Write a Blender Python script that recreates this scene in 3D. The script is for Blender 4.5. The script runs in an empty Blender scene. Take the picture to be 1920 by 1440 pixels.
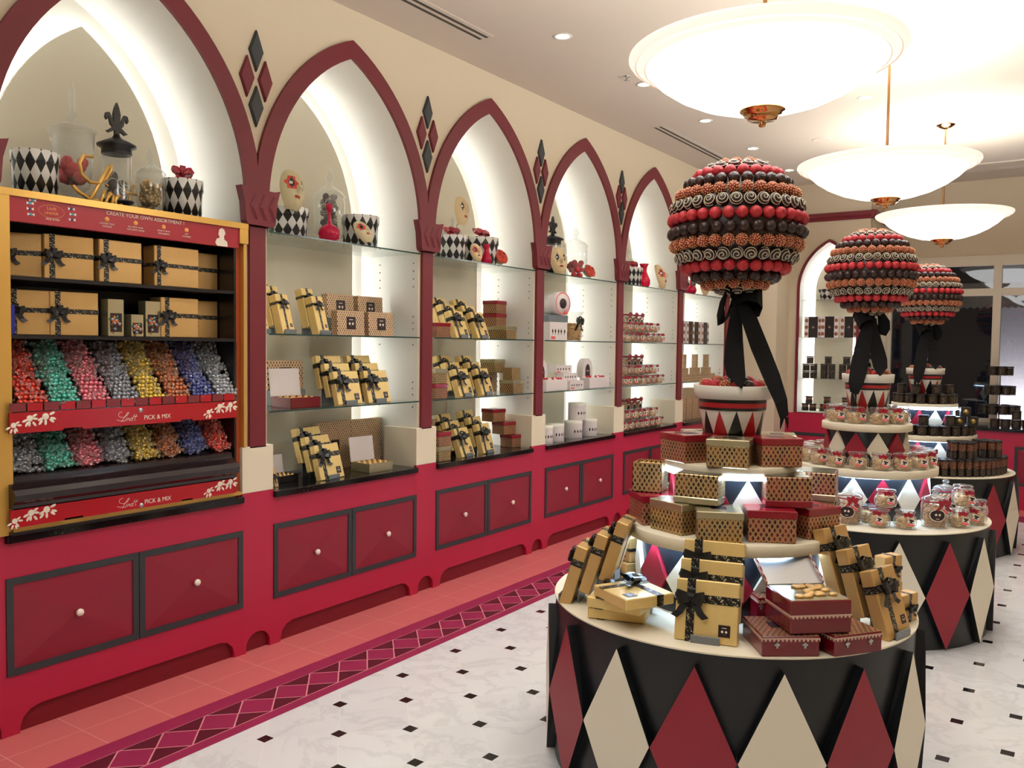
import bpy, math, random
from mathutils import Matrix, Vector
R = math.radians
PI = math.pi
rnd = random.Random(7)
scn = bpy.context.scene
COL = scn.collection

# ---------------------------------------------------------------- camera
cam_d = bpy.data.cameras.new('camera'); cam = bpy.data.objects.new('camera', cam_d); COL.objects.link(cam)
cam_d.sensor_width = 36.0; cam_d.lens = 1599.0 * 36.0 / 1920.0; cam_d.clip_end = 60
_a, _b, _c = R(34.517), R(-2.5492), R(0.7145)
fw = Vector((-math.sin(_a) * math.cos(_b), math.cos(_a) * math.cos(_b), math.sin(_b)))
rr = Vector((math.cos(_a), math.sin(_a), 0)); uu = rr.cross(fw)
r2 = rr * math.cos(_c) + uu * math.sin(_c); u2 = -rr * math.sin(_c) + uu * math.cos(_c)
mw = Matrix((r2, u2, -fw)).transposed().to_4x4(); mw.translation = Vector((3.5652, 0, 1.6))
cam.matrix_world = mw
scn.camera = cam

# ---------------------------------------------------------------- world, exposure
w = bpy.data.worlds.new('night'); scn.world = w; w.use_nodes = True
w.node_tree.nodes['Background'].inputs[0].default_value = (0.010, 0.011, 0.014, 1)
w.node_tree.nodes['Background'].inputs[1].default_value = 0.5
vs = scn.view_settings
vs.view_transform = 'Standard'; vs.look = 'None'; vs.gamma = 1.0; vs.use_curve_mapping = False
vs.exposure = 1.02
try:
    cy = scn.cycles
    cy.use_denoising = True; cy.denoiser = 'OPENIMAGEDENOISE'
    cy.use_adaptive_sampling = True; cy.adaptive_threshold = 0.025; cy.max_bounces = 8; cy.diffuse_bounces = 4; cy.glossy_bounces = 6; cy.transparent_max_bounces = 24
    cy.sample_clamp_indirect = 4.0; cy.caustics_reflective = False; cy.caustics_refractive = False
except Exception:
    pass

# light strengths, all in one place
BOWL_E = 3.6; RIM_E = 0.36; BULB_W = 20.0; SPOT_W = 15.0; LED_E = 15.0; RING_E = 60.0
WARM = (0.985, 1.0, 1.0); COOL = (0.86, 0.94, 1.0)

# ---------------------------------------------------------------- materials
def s2l(v):
    v /= 255.0
    return v / 12.92 if v <= 0.04045 else ((v + 0.055) / 1.055) ** 2.4
def C(r, g, b): return (s2l(r), s2l(g), s2l(b), 1)
class NT:
    def __init__(s, nt): s.nt = nt
    def m(s, op, a, b=None, c=None):
        n = s.nt.nodes.new('ShaderNodeMath'); n.operation = op
        for i, v in enumerate((a, b, c)):
            if v is None: continue
            if isinstance(v, (int, float)): n.inputs[i].default_value = v
            else: s.nt.links.new(v, n.inputs[i])
        return n.outputs[0]
    def coord(s, kind='Object'):
        n = s.nt.nodes.new('ShaderNodeTexCoord'); x = s.nt.nodes.new('ShaderNodeSeparateXYZ')
        s.nt.links.new(n.outputs[kind], x.inputs[0]); return x.outputs[0], x.outputs[1], x.outputs[2], n.outputs[kind]
    def normal(s):
        n = s.nt.nodes.new('ShaderNodeTexCoord'); x = s.nt.nodes.new('ShaderNodeSeparateXYZ')
        s.nt.links.new(n.outputs['Normal'], x.inputs[0]); return x.outputs[0], x.outputs[1], x.outputs[2]
    def mix(s, f, a, b):
        n = s.nt.nodes.new('ShaderNodeMix'); n.data_type = 'RGBA'
        if isinstance(f, (int, float)): n.inputs[0].default_value = f
        else: s.nt.links.new(f, n.inputs[0])
        for i, v in ((6, a), (7, b)):
            if isinstance(v, tuple): n.inputs[i].default_value = v
            else: s.nt.links.new(v, n.inputs[i])
        return n.outputs[2]
    def noise(s, vec, scale, detail=3, rough=0.5):
        n = s.nt.nodes.new('ShaderNodeTexNoise'); n.inputs['Scale'].default_value = scale
        n.inputs['Detail'].default_value = detail; n.inputs['Roughness'].default_value = rough
        s.nt.links.new(vec, n.inputs['Vector']); return n.outputs[0]
    def diamond(s, u, v, pu, pv):          # 0 at the centre of a lozenge, 0.5 on its edge when the lozenges tile
        fu = s.m('ABSOLUTE', s.m('SUBTRACT', s.m('FRACT', s.m('DIVIDE', u, pu)), 0.5))
        fv = s.m('ABSOLUTE', s.m('SUBTRACT', s.m('FRACT', s.m('DIVIDE', v, pv)), 0.5))
        return s.m('ADD', fu, fv)
def mat(name, col, rough=0.5, metal=0.0, spec=0.5, emit=None, es=0.0, coat=0.0, bump=None, var=None, fn=None):
    m = bpy.data.materials.new(name); m.use_nodes = True; nt = m.node_tree
    b = nt.nodes['Principled BSDF']
    b.inputs['Base Color'].default_value = col if len(col) == 4 else (*col, 1)
    b.inputs['Roughness'].default_value = rough; b.inputs['Metallic'].default_value = metal
    b.inputs['Specular IOR Level'].default_value = spec; b.inputs['Coat Weight'].default_value = coat
    if emit: b.inputs['Emission Color'].default_value = (*emit[:3], 1); b.inputs['Emission Strength'].default_value = es
    h = NT(nt)
    if var:                                  # (scale, amount): a faint tone variation of the stuff itself
        _, _, _, v = h.coord()
        f = h.noise(v, var[0]); c2 = tuple(x * (1 - var[1]) for x in col[:3]) + (1,)
        nt.links.new(h.mix(f, col if len(col) == 4 else (*col, 1), c2), b.inputs['Base Color'])
    if bump:
        _, _, _, v = h.coord()
        bn = nt.nodes.new('ShaderNodeBump'); bn.inputs['Strength'].default_value = bump[1]; bn.inputs['Distance'].default_value = bump[2]
        nt.links.new(h.noise(v, bump[0]), bn.inputs['Height']); nt.links.new(bn.outputs[0], b.inputs['Normal'])
    if fn: fn(h, b, nt)
    return m
def glassy(name, col=(1, 1, 1), refl=0.9, tint=0.97, rough=0.02, ior=1.45, solid=0.0, pw=5.0):
    m = bpy.data.materials.new(name); m.use_nodes = True; nt = m.node_tree; nt.nodes.clear()
    o = nt.nodes.new('ShaderNodeOutputMaterial'); t = nt.nodes.new('ShaderNodeBsdfTransparent'); g = nt.nodes.new('ShaderNodeBsdfGlossy')
    t.inputs[0].default_value = (col[0] * tint, col[1] * tint, col[2] * tint, 1); g.inputs[0].default_value = (refl, refl, refl, 1); g.inputs['Roughness'].default_value = rough
    h = NT(nt); ge = nt.nodes.new('ShaderNodeNewGeometry'); dp = nt.nodes.new('ShaderNodeVectorMath'); dp.operation = 'DOT_PRODUCT'
    nt.links.new(ge.outputs['Normal'], dp.inputs[0]); nt.links.new(ge.outputs['Incoming'], dp.inputs[1])
    f0 = ((ior - 1) / (ior + 1)) ** 2
    fr = h.m('ADD', f0, h.m('MULTIPLY', 1 - f0, h.m('POWER', h.m('SUBTRACT', 1, h.m('ABSOLUTE', dp.outputs['Value'])), pw)))
    x = nt.nodes.new('ShaderNodeMixShader'); nt.links.new(fr, x.inputs[0]); nt.links.new(t.outputs[0], x.inputs[1]); nt.links.new(g.outputs[0], x.inputs[2])
    out = x.outputs[0]
    if solid:
        d = nt.nodes.new('ShaderNodeBsdfPrincipled'); d.inputs['Base Color'].default_value = (*col, 1); d.inputs['Roughness'].default_value = 0.1
        y = nt.nodes.new('ShaderNodeMixShader'); y.inputs[0].default_value = solid; nt.links.new(out, y.inputs[1]); nt.links.new(d.outputs[0], y.inputs[2]); out = y.outputs[0]
    nt.links.new(out, o.inputs[0]); return m

cream = mat('cream paint', C(232, 220, 194), 0.6, var=(3, 0.05))
fardimmed = mat('dimmed far wall paint', C(204, 188, 162), 0.75)  # wall colour darkened to stand in for weaker light at the far end
wallpaint = mat('wall paint', C(220, 205, 178), 0.75, var=(1.5, 0.03))
ceilpaint = mat('ceiling paint', C(208, 196, 182), 0.85)
nichewhite = mat('niche white', C(230, 226, 216), 0.55)
panelgrey = mat('niche back panel', C(228, 220, 198), 0.6)
trimred = mat('dark red trim paint', C(114, 26, 38), 0.45, var=(20, 0.06))
cabred = mat('red cabinet paint', C(184, 30, 66), 0.42, var=(6, 0.06))
doorred = mat('door panel red', C(142, 24, 46), 0.4, var=(8, 0.08))
kickred = mat('plinth red', C(120, 10, 26), 0.5)
charcoal = mat('charcoal paint', C(50, 54, 56), 0.45, var=(30, 0.1))
blackp = mat('black paint', C(17, 19, 23), 0.38, var=(12, 0.2))
def _granite(h, b, nt):
    _, _, _, v = h.coord()
    n = nt.nodes.new('ShaderNodeTexVoronoi'); n.inputs['Scale'].default_value = 90; nt.links.new(v, n.inputs['Vector'])
    sp = h.m('LESS_THAN', n.outputs['Distance'], 0.13)
    k = h.m('GREATER_THAN', h.noise(v, 60, 1), 0.58)
    nt.links.new(h.mix(h.m('MULTIPLY', sp, k), C(16, 16, 18), C(190, 190, 185)), b.inputs['Base Color'])
granite = mat('black granite', C(16, 16, 18), 0.12, fn=_granite)
knobm = mat('cream knob', C(246, 232, 216), 0.3)
whitep = mat('white paint', C(225, 220, 208), 0.5)
winframe = mat('window frame paint', C(214, 202, 184), 0.5)
brass = mat('polished brass', C(200, 150, 96), 0.12, 1.0)
goldp = mat('gold laminate', C(226, 178, 92), 0.3, 0.55)
goldm = mat('gold foil card', C(240, 208, 136), 0.38, 0.3, bump=(260, 0.25, 0.002), var=(40, 0.12))
goldk = mat('warm gold card', C(214, 172, 108), 0.38, 0.45, bump=(200, 0.2, 0.002), var=(25, 0.1))
silverm = mat('pale gold tin', C(196, 186, 152), 0.25, 0.75)
steel = mat('brushed steel', C(190, 190, 190), 0.3, 0.9)
greyac = mat('grey acrylic', C(120, 126, 130), 0.25)
ribbonb = mat('black satin', C(14, 14, 16), 0.32, spec=0.6)
def _rib(h, b, nt):
    x, y, z, v = h.coord()
    a = h.m('GREATER_THAN', h.noise(v, 230, 1), 0.60)
    seg = h.m('LESS_THAN', h.m('ABSOLUTE', h.m('SUBTRACT', h.m('FRACT', h.m('DIVIDE', h.m('ADD', x, z), 0.034)), 0.5)), 0.33)
    nt.links.new(h.mix(h.m('MULTIPLY', a, seg), C(14, 14, 15), C(205, 190, 150)), b.inputs['Base Color'])
ribbonp = mat('printed ribbon', C(14, 14, 16), 0.35, fn=_rib)
ribbonr = mat('red ribbon', C(160, 20, 40), 0.35)
blackfab = mat('black ribbon fabric', C(13, 13, 15), 0.8, spec=0.25, bump=(90, 0.2, 0.003))
labelb = mat('dark brown label', C(42, 20, 22), 0.4)
labelw = mat('cream print', C(236, 224, 205), 0.5)
labelo = mat('orange print', C(240, 170, 90), 0.5)
labelp = mat('pink print', C(232, 92, 96), 0.5)
maroon = mat('maroon tin', C(112, 12, 26), 0.16, coat=0.4)
maroonlid = mat('maroon lid', C(142, 16, 34), 0.2, coat=0.3)
def pattern(dark, light, mid, pu, pv, th):
    def fn(h, b, nt):
        x, y, z, v = h.coord(); nx, ny, nz = h.normal()
        ax, ay, az = (h.m('GREATER_THAN', h.m('ABSOLUTE', q), 0.6) for q in (nx, ny, nz))
        u = h.m('ADD', h.m('MULTIPLY', x, h.m('SUBTRACT', 1, ax)), h.m('MULTIPLY', y, ax))
        vv = h.m('ADD', h.m('MULTIPLY', z, h.m('SUBTRACT', 1, az)), h.m('MULTIPLY', y, az))
        d = h.diamond(u, vv, pu, pv)
        d2 = h.diamond(h.m('ADD', u, pu / 2), h.m('ADD', vv, pv / 2), pu, pv)
        f = h.m('LESS_THAN', h.m('MINIMUM', d, d2), th)
        wn = nt.nodes.new('ShaderNodeTexWhiteNoise'); wn.noise_dimensions = '2D'
        cb = nt.nodes.new('ShaderNodeCombineXYZ')
        nt.links.new(h.m('FLOOR', h.m('DIVIDE', h.m('ADD', h.m('DIVIDE', u, pu / 2), h.m('DIVIDE', vv, pv / 2)), 2)), cb.inputs[0])
        nt.links.new(h.m('FLOOR', h.m('DIVIDE', h.m('SUBTRACT', h.m('DIVIDE', u, pu / 2), h.m('DIVIDE', vv, pv / 2)), 2)), cb.inputs[1])
        nt.links.new(cb.outputs[0], wn.inputs['Vector'])
        c = h.mix(h.m('GREATER_THAN', wn.outputs[0], 0.55), dark, mid)
        nt.links.new(h.mix(f, light, c), b.inputs['Base Color'])
        nt.links.new(h.m('MULTIPLY', h.m('SUBTRACT', 1, f), 0.6), b.inputs['Metallic'])
    return fn
tinpat = mat('diamond tin gold', C(150, 130, 90), 0.3, fn=pattern(C(36, 18, 16), C(196, 170, 120), C(128, 78, 36), 0.0185, 0.030, 0.31))
tinred = mat('diamond tin red', C(150, 90, 80), 0.3, fn=pattern(C(48, 12, 18), C(190, 150, 110), C(138, 40, 40), 0.0185, 0.030, 0.31))
cartonpat = mat('diamond carton', C(150, 110, 90), 0.5, fn=pattern(C(90, 48, 40), C(220, 196, 158), C(156, 92, 72), 0.018, 0.027, 0.30))
def _zig(h, b, nt):
    x, y, z, v = h.coord(); nx, ny, nz = h.normal()
    ax = h.m('GREATER_THAN', h.m('ABSOLUTE', nx), 0.6)
    u = h.m('ADD', h.m('MULTIPLY', x, h.m('SUBTRACT', 1, ax)), h.m('MULTIPLY', y, ax))
    d = h.diamond(u, h.m('ADD', z, 0.0), 0.0135, 0.02)
    f = h.m('GREATER_THAN', d, 0.36)
    nt.links.new(h.mix(f, C(110, 14, 26), C(206, 170, 150)), b.inputs['Base Color'])
zigband = mat('zigzag band', C(150, 90, 90), 0.3, fn=_zig)
def harl(a, c, pu, pv, rot=0.0, rad=None):
    def fn(h, b, nt):
        x, y, z, v = h.coord()
        ang = h.m('MULTIPLY', h.m('ARCTAN2', y, x), 1 / (2 * PI))
        d = h.diamond(h.m('ADD', ang, rot), z, pu, pv)
        nt.links.new(h.mix(h.m('LESS_THAN', d, 0.5), a, c), b.inputs['Base Color'])
    return fn
hatpat = mat('harlequin paper', C(200, 200, 200), 0.35, fn=harl(C(222, 220, 214), C(20, 20, 20), 1 / 14, 0.072))
glass = glassy('clear glass', (0.93, 0.95, 0.95), ior=1.6, tint=1.0, refl=1.0, pw=3.2, solid=0.07); shelfglass = glassy('shelf glass', (0.95, 0.985, 0.975), tint=0.97)
glassedge = mat('glass edge', C(40, 70, 66), 0.1)
paneglass = glassy('window glass', (0.8, 0.82, 0.85), tint=0.75, ior=1.5)
redglass = glassy('red glass', (0.75, 0.0, 0.07), tint=1.0, solid=0.5)
plastic = glassy('clear plastic', (0.95, 0.95, 0.95), tint=0.9, rough=0.1)
blackmet = mat('black iron', C(22, 22, 24), 0.35)
popm = mat('caramel popcorn', C(234, 190, 130), 0.45, var=(60, 0.35))
nutm = mat('candied nuts', C(204, 150, 96), 0.4, var=(80, 0.4))
choc = mat('milk chocolate', C(160, 98, 66), 0.3, var=(50, 0.3))
chocd = mat('dark chocolate', C(54, 34, 30), 0.35, var=(30, 0.2))
whitec = mat('white icing', C(214, 204, 178), 0.4)
redball = mat('red sugar coating', C(196, 42, 50), 0.5, bump=(130, 0.7, 0.004), var=(60, 0.25))
nutball = mat('nut coating', C(138, 44, 28), 0.45)
nutbit = mat('nut pieces', C(226, 160, 110), 0.5)
goldball = mat('gold balls', C(176, 146, 84), 0.25, 0.6)
darktub = mat('dark label card', C(30, 24, 24), 0.35)
def _tubl(h, b, nt):
    x, y, z, v = h.coord()
    f = h.m('GREATER_THAN', h.noise(v, 150, 1), 0.62)
    nt.links.new(h.mix(f, C(28, 22, 22), C(120, 96, 60)), b.inputs['Base Color'])
tublabel = mat('monogram label', C(30, 24, 24), 0.35, fn=_tubl)
skin = mat('antiqued mask paint', C(206, 192, 150), 0.45, var=(14, 0.3))
maskpale = mat('pale mask paint', C(222, 196, 150), 0.4, var=(14, 0.15))
maskred = mat('red mask paint', C(214, 66, 44), 0.45, var=(25, 0.25))
maskblk = mat('black mask paint', C(18, 16, 16), 0.4)
lips = mat('lip paint', C(150, 44, 34), 0.35)
cartonw = mat('white carton', C(226, 216, 214), 0.45)
blue = mat('blue carton', C(20, 24, 140), 0.4)
orangew = mat('orange wood', C(176, 74, 30), 0.35, var=(6, 0.3))
blackin = mat('black laminate', C(20, 15, 17), 0.3)
signred = mat('sign red', C(164, 30, 44), 0.35)
stripred = mat('fascia red', C(176, 16, 30), 0.25)

# ---------------------------------------------------------------- mesh builder
class G:
    def __init__(s): s.v = []; s.f = []; s.m = []; s.s = []
    def add(s, vs, fs, mi=0, sm=False, T=None):
        o = len(s.v)
        if T is not None: vs = [tuple(T @ Vector(p)) for p in vs]
        s.v += [tuple(p) for p in vs]
        for k, f in enumerate(fs):
            s.f.append([i + o for i in f]); s.m.append(mi[k] if isinstance(mi, list) else mi); s.s.append(sm)
        return s
    def box(s, x0, x1, y0, y1, z0, z1, mi=0, T=None):
        v = [(x, y, z) for x in (x0, x1) for y in (y0, y1) for z in (z0, z1)]
        return s.add(v, [(0, 1, 3, 2), (4, 6, 7, 5), (0, 4, 5, 1), (2, 3, 7, 6), (0, 2, 6, 4), (1, 5, 7, 3)], mi, False, T)
    def rbox(s, x0, x1, y0, y1, z0, z1, b=0.003, mi=0, T=None):      # box with chamfered edges
        X = (x0, x1); Y = (y0, y1); Z = (z0, z1); v = []; ix = {}
        for i in (0, 1):
            for j in (0, 1):
                for k in (0, 1):
                    sx, sy, sz = (b if i == 0 else -b), (b if j == 0 else -b), (b if k == 0 else -b)
                    for a in range(3):
                        p = [X[i] + sx, Y[j] + sy, Z[k] + sz]
                        p[a] = (X[i], Y[j], Z[k])[a]; ix[i, j, k, a] = len(v); v.append(p)
        F = []
        for a in range(3):
            o = [q for q in range(3) if q != a]
            for e in (0, 1):
                q = []
                for c in ((0, 0), (1, 0), (1, 1), (0, 1)):
                    t = [0, 0, 0]; t[a] = e; t[o[0]] = c[0]; t[o[1]] = c[1]; q.append(ix[(*t, a)])
                F.append(q)
        for a in range(3):           # edges along axis a
            o = [q for q in range(3) if q != a]
            for c in ((0, 0), (1, 0), (1, 1), (0, 1)):
                t0 = [0, 0, 0]; t0[o[0]] = c[0]; t0[o[1]] = c[1]; t1 = list(t0); t1[a] = 1
                F.append([ix[(*t0, o[0])], ix[(*t1, o[0])], ix[(*t1, o[1])], ix[(*t0, o[1])]])
        for i in (0, 1):
            for j in (0, 1):
                for k in (0, 1): F.append([ix[i, j, k, 0], ix[i, j, k, 1], ix[i, j, k, 2]])
        return s.add(v, F, mi, False, T)
    def lathe(s, prof, n=32, mi=0, T=None, sm=True, closed=False):
        v = [(r * math.cos(2 * PI * i / n), r * math.sin(2 * PI * i / n), z) for r, z in prof for i in range(n)]
        F = []; M = []; L = len(prof)
        for j in range(L if closed else L - 1):
            k = (j + 1) % L
            for i in range(n):
                F.append((j * n + i, j * n + (i + 1) % n, k * n + (i + 1) % n, k * n + i)); M.append(mi[j] if isinstance(mi, list) else mi)
        return s.add(v, F, M, sm, T)
    def tube(s, pts, r, n=8, mi=0, T=None, caps=True):
        P = [Vector(p) for p in pts]; v = []; F = []; L = len(P); up = None
        for i, p in enumerate(P):
            t = (P[min(i + 1, L - 1)] - P[max(i - 1, 0)]).normalized()
            if up is None: up = t.orthogonal().normalized()
            up = (up - t * up.dot(t)); up = up.normalized() if up.length > 1e-6 else t.orthogonal().normalized()
            q = t.cross(up); rad = r[i] if isinstance(r, (list, tuple)) else r
            for k in range(n):
                a = 2 * PI * k / n; v.append(p + (up * math.cos(a) + q * math.sin(a)) * rad)
        for i in range(L - 1):
            for k in range(n): F.append((i * n + k, i * n + (k + 1) % n, (i + 1) * n + (k + 1) % n, (i + 1) * n + k))
        if caps: F += [tuple(range(n - 1, -1, -1)), tuple((L - 1) * n + k for k in range(n))]
        return s.add(v, F, mi, True, T)
    def strip(s, pts, wd, t=0.0012, mi=0, T=None):      # ribbon: centre points, width vectors, thickness
        P = [Vector(p) for p in pts]; L = len(P); W = [Vector(q) for q in (wd if isinstance(wd, list) else [wd] * L)]
        v = []; F = []
        for i, p in enumerate(P):
            d = (P[min(i + 1, L - 1)] - P[max(i - 1, 0)]).normalized(); n = d.cross(W[i])
            n = n.normalized() * t / 2 if n.length > 1e-9 else Vector((0, 0, t / 2))
            v += [p - W[i] + n, p + W[i] + n, p + W[i] - n, p - W[i] - n]
        for i in range(L - 1):
            for k in range(4): F.append((4 * i + k, 4 * i + (k + 1) % 4, 4 * i + 4 + (k + 1) % 4, 4 * i + 4 + k))
        F += [(3, 2, 1, 0), (4 * L - 4, 4 * L - 3, 4 * L - 2, 4 * L - 1)]
        return s.add(v, F, mi, False, T)
    def prism(s, poly, d0, d1, ax='x', mi=0, T=None, side=None):
        f = {'x': lambda a, b, d: (d, a, b), 'y': lambda a, b, d: (a, d, b), 'z': lambda a, b, d: (a, b, d)}[ax]
        n = len(poly); v = [f(a, b, d0) for a, b in poly] + [f(a, b, d1) for a, b in poly]
        F = [tuple(range(n - 1, -1, -1)), tuple(range(n, 2 * n))] + [(i, (i + 1) % n, n + (i + 1) % n, n + i) for i in range(n)]
        return s.add(v, F, [mi, mi] + [mi if side is None else side] * n, False, T)
    def ball(s, c, r, nu=12, nv=8, mi=0, sc=(1, 1, 1), T=None):
        v = [(c[0], c[1], c[2] - r * sc[2])]; F = []
        for j in range(1, nv):
            th = PI * j / nv
            for i in range(nu):
                a = 2 * PI * i / nu; v.append((c[0] + r * sc[0] * math.sin(th) * math.cos(a), c[1] + r * sc[1] * math.sin(th) * math.sin(a), c[2] - r * sc[2] * math.cos(th)))
        v.append((c[0], c[1], c[2] + r * sc[2])); e = len(v) - 1
        for i in range(nu):
            F.append((0, 1 + (i + 1) % nu, 1 + i)); F.append((e, e - nu + i, e - nu + (i + 1) % nu))
        for j in range(nv - 2):
            for i in range(nu): F.append((1 + j * nu + i, 1 + j * nu + (i + 1) % nu, 1 + (j + 1) * nu + (i + 1) % nu, 1 + (j + 1) * nu + i))
        return s.add(v, F, mi, True, T)
    def merge(s, g, T=None, moff=0):
        o = len(s.v); s.v += [tuple(T @ Vector(p)) for p in g.v] if T is not None else list(g.v)
        s.f += [[i + o for i in f] for f in g.f]; s.m += [m + moff for m in g.m]; s.s += g.s; return s
    def mesh(s, name, mats):
        me = bpy.data.meshes.new(name); me.from_pydata(s.v, [], s.f)
        for q in (mats if isinstance(mats, (list, tuple)) else [mats]): me.materials.append(q)
        me.polygons.foreach_set('material_index', s.m); me.polygons.foreach_set('use_smooth', s.s); me.update(); return me
def prop(o, label=None, cat=None, group=None, kind=None):
    if label: o['label'] = label
    if cat: o['category'] = cat
    if group: o['group'] = group
    if kind: o['kind'] = kind
    return o
def obj(name, g, mats, parent=None, loc=(0, 0, 0), rot=(0, 0, 0), **k):
    o = bpy.data.objects.new(name, g.mesh(name, mats) if isinstance(g, G) else g); COL.objects.link(o)
    o.location = loc; o.rotation_euler = rot
    if parent is not None: o.parent = parent
    return prop(o, **k)
def struct(name, g, mats, **k): return obj(name, g, mats, kind='structure', **k)
def thing(name, label=None, cat=None, loc=(0, 0, 0), rz=0, group=None):
    o = bpy.data.objects.new(name, None); COL.objects.link(o); o.empty_display_size = 0.05
    o.location = loc; o.rotation_euler = (0, 0, rz); return prop(o, label, cat, group)
def kids(o): return KIDS.get(o.name, [])
KIDS = {}
def index_kids(root):
    st = [root]
    while st:
        o = st.pop(); ch = [c for c in bpy.data.objects if c.parent == o]; KIDS[o.name] = ch; st += ch
def copy_tree(o, parent=None):
    c = o.copy(); COL.objects.link(c)
    if parent is not None: c.parent = parent
    for ch in kids(o): copy_tree(ch, c)
    return c
PROTO = {}
def put(key, builder, label, cat, loc, rz=0.0, group=None, tilt=0.0, sc=1.0, roll=0.0):
    if key in PROTO: o = copy_tree(PROTO[key])
    else:
        o = builder(); index_kids(o); PROTO[key] = o
        for q in ('label', 'category', 'group'):
            if q in o: del o[q]
    if 'group' in o: del o['group']
    o.location = loc; o.rotation_euler = (R(tilt), R(roll), R(rz)); o.scale = (sc, sc, sc) if isinstance(sc, (int, float)) else sc
    return prop(o, label, cat, group)
def text_mesh(txt, size, ext=0.0008, align='CENTER'):
    cu = bpy.data.curves.new('lettering', 'FONT'); cu.body = txt; cu.size = size; cu.extrude = ext; cu.align_x = align; cu.align_y = 'CENTER'
    o = bpy.data.objects.new('lettering', cu); COL.objects.link(o); bpy.context.view_layer.update()
    me = bpy.data.meshes.new_from_object(o); bpy.data.objects.remove(o); return me
def lettering(txt, size, m, parent, loc, rot, name='lettering', ext=0.0008, sx=1.0, **k):
    me = text_mesh(txt, size, ext); me.materials.clear(); me.materials.append(m)
    o = obj(name, me, None, parent, loc, rot, **k); o.scale = (sx, 1, 1); return o
FACEX = (PI / 2, 0, PI / 2)        # lettering lying in a wall that faces +x, reading towards +y

# ---------------------------------------------------------------- room shell
W = 1.3418; CEIL = 3.508
def P(k): return 2.8751 + (k - 1) * W
def arc(half, Rad, cx, z0, zlow, n=16):     # pointed arch outline from lower left over the apex to lower right
    zc = z0; h = math.sqrt(Rad * Rad - cx * cx); a_end = math.atan2(h, -cx)  # centre at (+cx) draws the left half
    pts = [(-half, zlow)] if zlow < z0 else []
    L = []
    for i in range(n + 1):
        a = PI + (a_end - PI) * i / n
        L.append((cx + Rad * math.cos(a), zc + Rad * math.sin(a)))
    pts += L + [(-x, z) for x, z in reversed(L[:-1])]
    if zlow < z0: pts.append((half, zlow))
    return pts
INNER = arc(0.600, 1.016, 0.416, 2.30, 0.80)
OUTER_R = 1.111
PANEL = arc(0.43, 0.90, 0.47, 2.31, 0.83)
# floor: pink tiles, purple bands, harlequin border, marble with cabochons
def _marble(h, b, nt):
    x, y, z, v = h.coord(); g = 0.4132
    i2 = h.m('DIVIDE', h.m('SUBTRACT', x, 0.84), g); j2 = h.m('DIVIDE', h.m('SUBTRACT', y, 2.645), g)
    a = h.m('ADD', i2, j2); c = h.m('SUBTRACT', i2, j2)         # 45 degree lattice of the octagon tiles
    def near(q): return h.m('ABSOLUTE', h.m('SUBTRACT', h.m('FRACT', h.m('ADD', q, 0.5)), 0.5))
    ja, jc = near(a), near(c)
    u = h.m('MULTIPLY', h.m('ADD', h.m('SUBTRACT', h.m('FRACT', h.m('ADD', a, 0.5)), 0.5), h.m('SUBTRACT', h.m('FRACT', h.m('ADD', c, 0.5)), 0.5)), g / 2)
    t = h.m('MULTIPLY', h.m('SUBTRACT', h.m('SUBTRACT', h.m('FRACT', h.m('ADD', a, 0.5)), 0.5), h.m('SUBTRACT', h.m('FRACT', h.m('ADD', c, 0.5)), 0.5)), g / 2)
    dot = h.m('LESS_THAN', h.m('MAXIMUM', h.m('ABSOLUTE', u), h.m('ABSOLUTE', t)), 0.0242)
    grout = h.m('LESS_THAN', h.m('MINIMUM', ja, jc), 0.0042)
    wn = nt.nodes.new('ShaderNodeTexWhiteNoise'); wn.noise_dimensions = '2D'; cb = nt.nodes.new('ShaderNodeCombineXYZ')
    nt.links.new(h.m('FLOOR', a), cb.inputs[0]); nt.links.new(h.m('FLOOR', c), cb.inputs[1]); nt.links.new(cb.outputs[0], wn.inputs['Vector'])
    off = nt.nodes.new('ShaderNodeVectorMath'); off.operation = 'SCALE'; off.inputs[3].default_value = 7; nt.links.new(wn.outputs[1], off.inputs[0])
    ad = nt.nodes.new('ShaderNodeVectorMath'); ad.operation = 'ADD'; nt.links.new(v, ad.inputs[0]); nt.links.new(off.outputs[0], ad.inputs[1])
    ve = nt.nodes.new('ShaderNodeTexNoise'); ve.inputs['Scale'].default_value = 2.6; ve.inputs['Detail'].default_value = 9; ve.inputs['Roughness'].default_value = 0.62; ve.inputs['Distortion'].default_value = 0.5; nt.links.new(ad.outputs[0], ve.inputs['Vector'])
    vein = h.m('SUBTRACT', 1, h.m('MINIMUM', 1, h.m('MULTIPLY', h.m('ABSOLUTE', h.m('SUBTRACT', ve.outputs[0], 0.5)), 26)))
    cloud = h.noise(ad.outputs[0], 1.8, 4)
    c0 = h.mix(cloud, C(238, 237, 236), C(216, 216, 218))
    c0 = h.mix(h.m('MULTIPLY', vein, 0.30), c0, C(182, 182, 184))
    c0 = h.mix(h.m('MULTIPLY', grout, 0.7), c0, C(240, 236, 228))
    nt.links.new(h.mix(dot, c0, C(24, 20, 20)), b.inputs['Base Color'])
marble = mat('marble', C(225, 225, 225), 0.16, fn=_marble)
def _pink(h, b, nt):
    x, y, z, v = h.coord()
    jx = h.m('ABSOLUTE', h.m('SUBTRACT', x, 0.177))
    jy = h.m('MULTIPLY', h.m('ABSOLUTE', h.m('SUBTRACT', h.m('FRACT', h.m('ADD', h.m('DIVIDE', h.m('SUBTRACT', y, 1.842), 0.2952), 0.5)), 0.5)), 0.2952)
    f = h.m('LESS_THAN', h.m('MINIMUM', jx, jy), 0.0014)
    nt.links.new(h.mix(f, C(208, 108, 108), C(238, 170, 158)), b.inputs['Base Color'])
pink = mat('pink tile', C(212, 112, 108), 0.3, fn=_pink)
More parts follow.
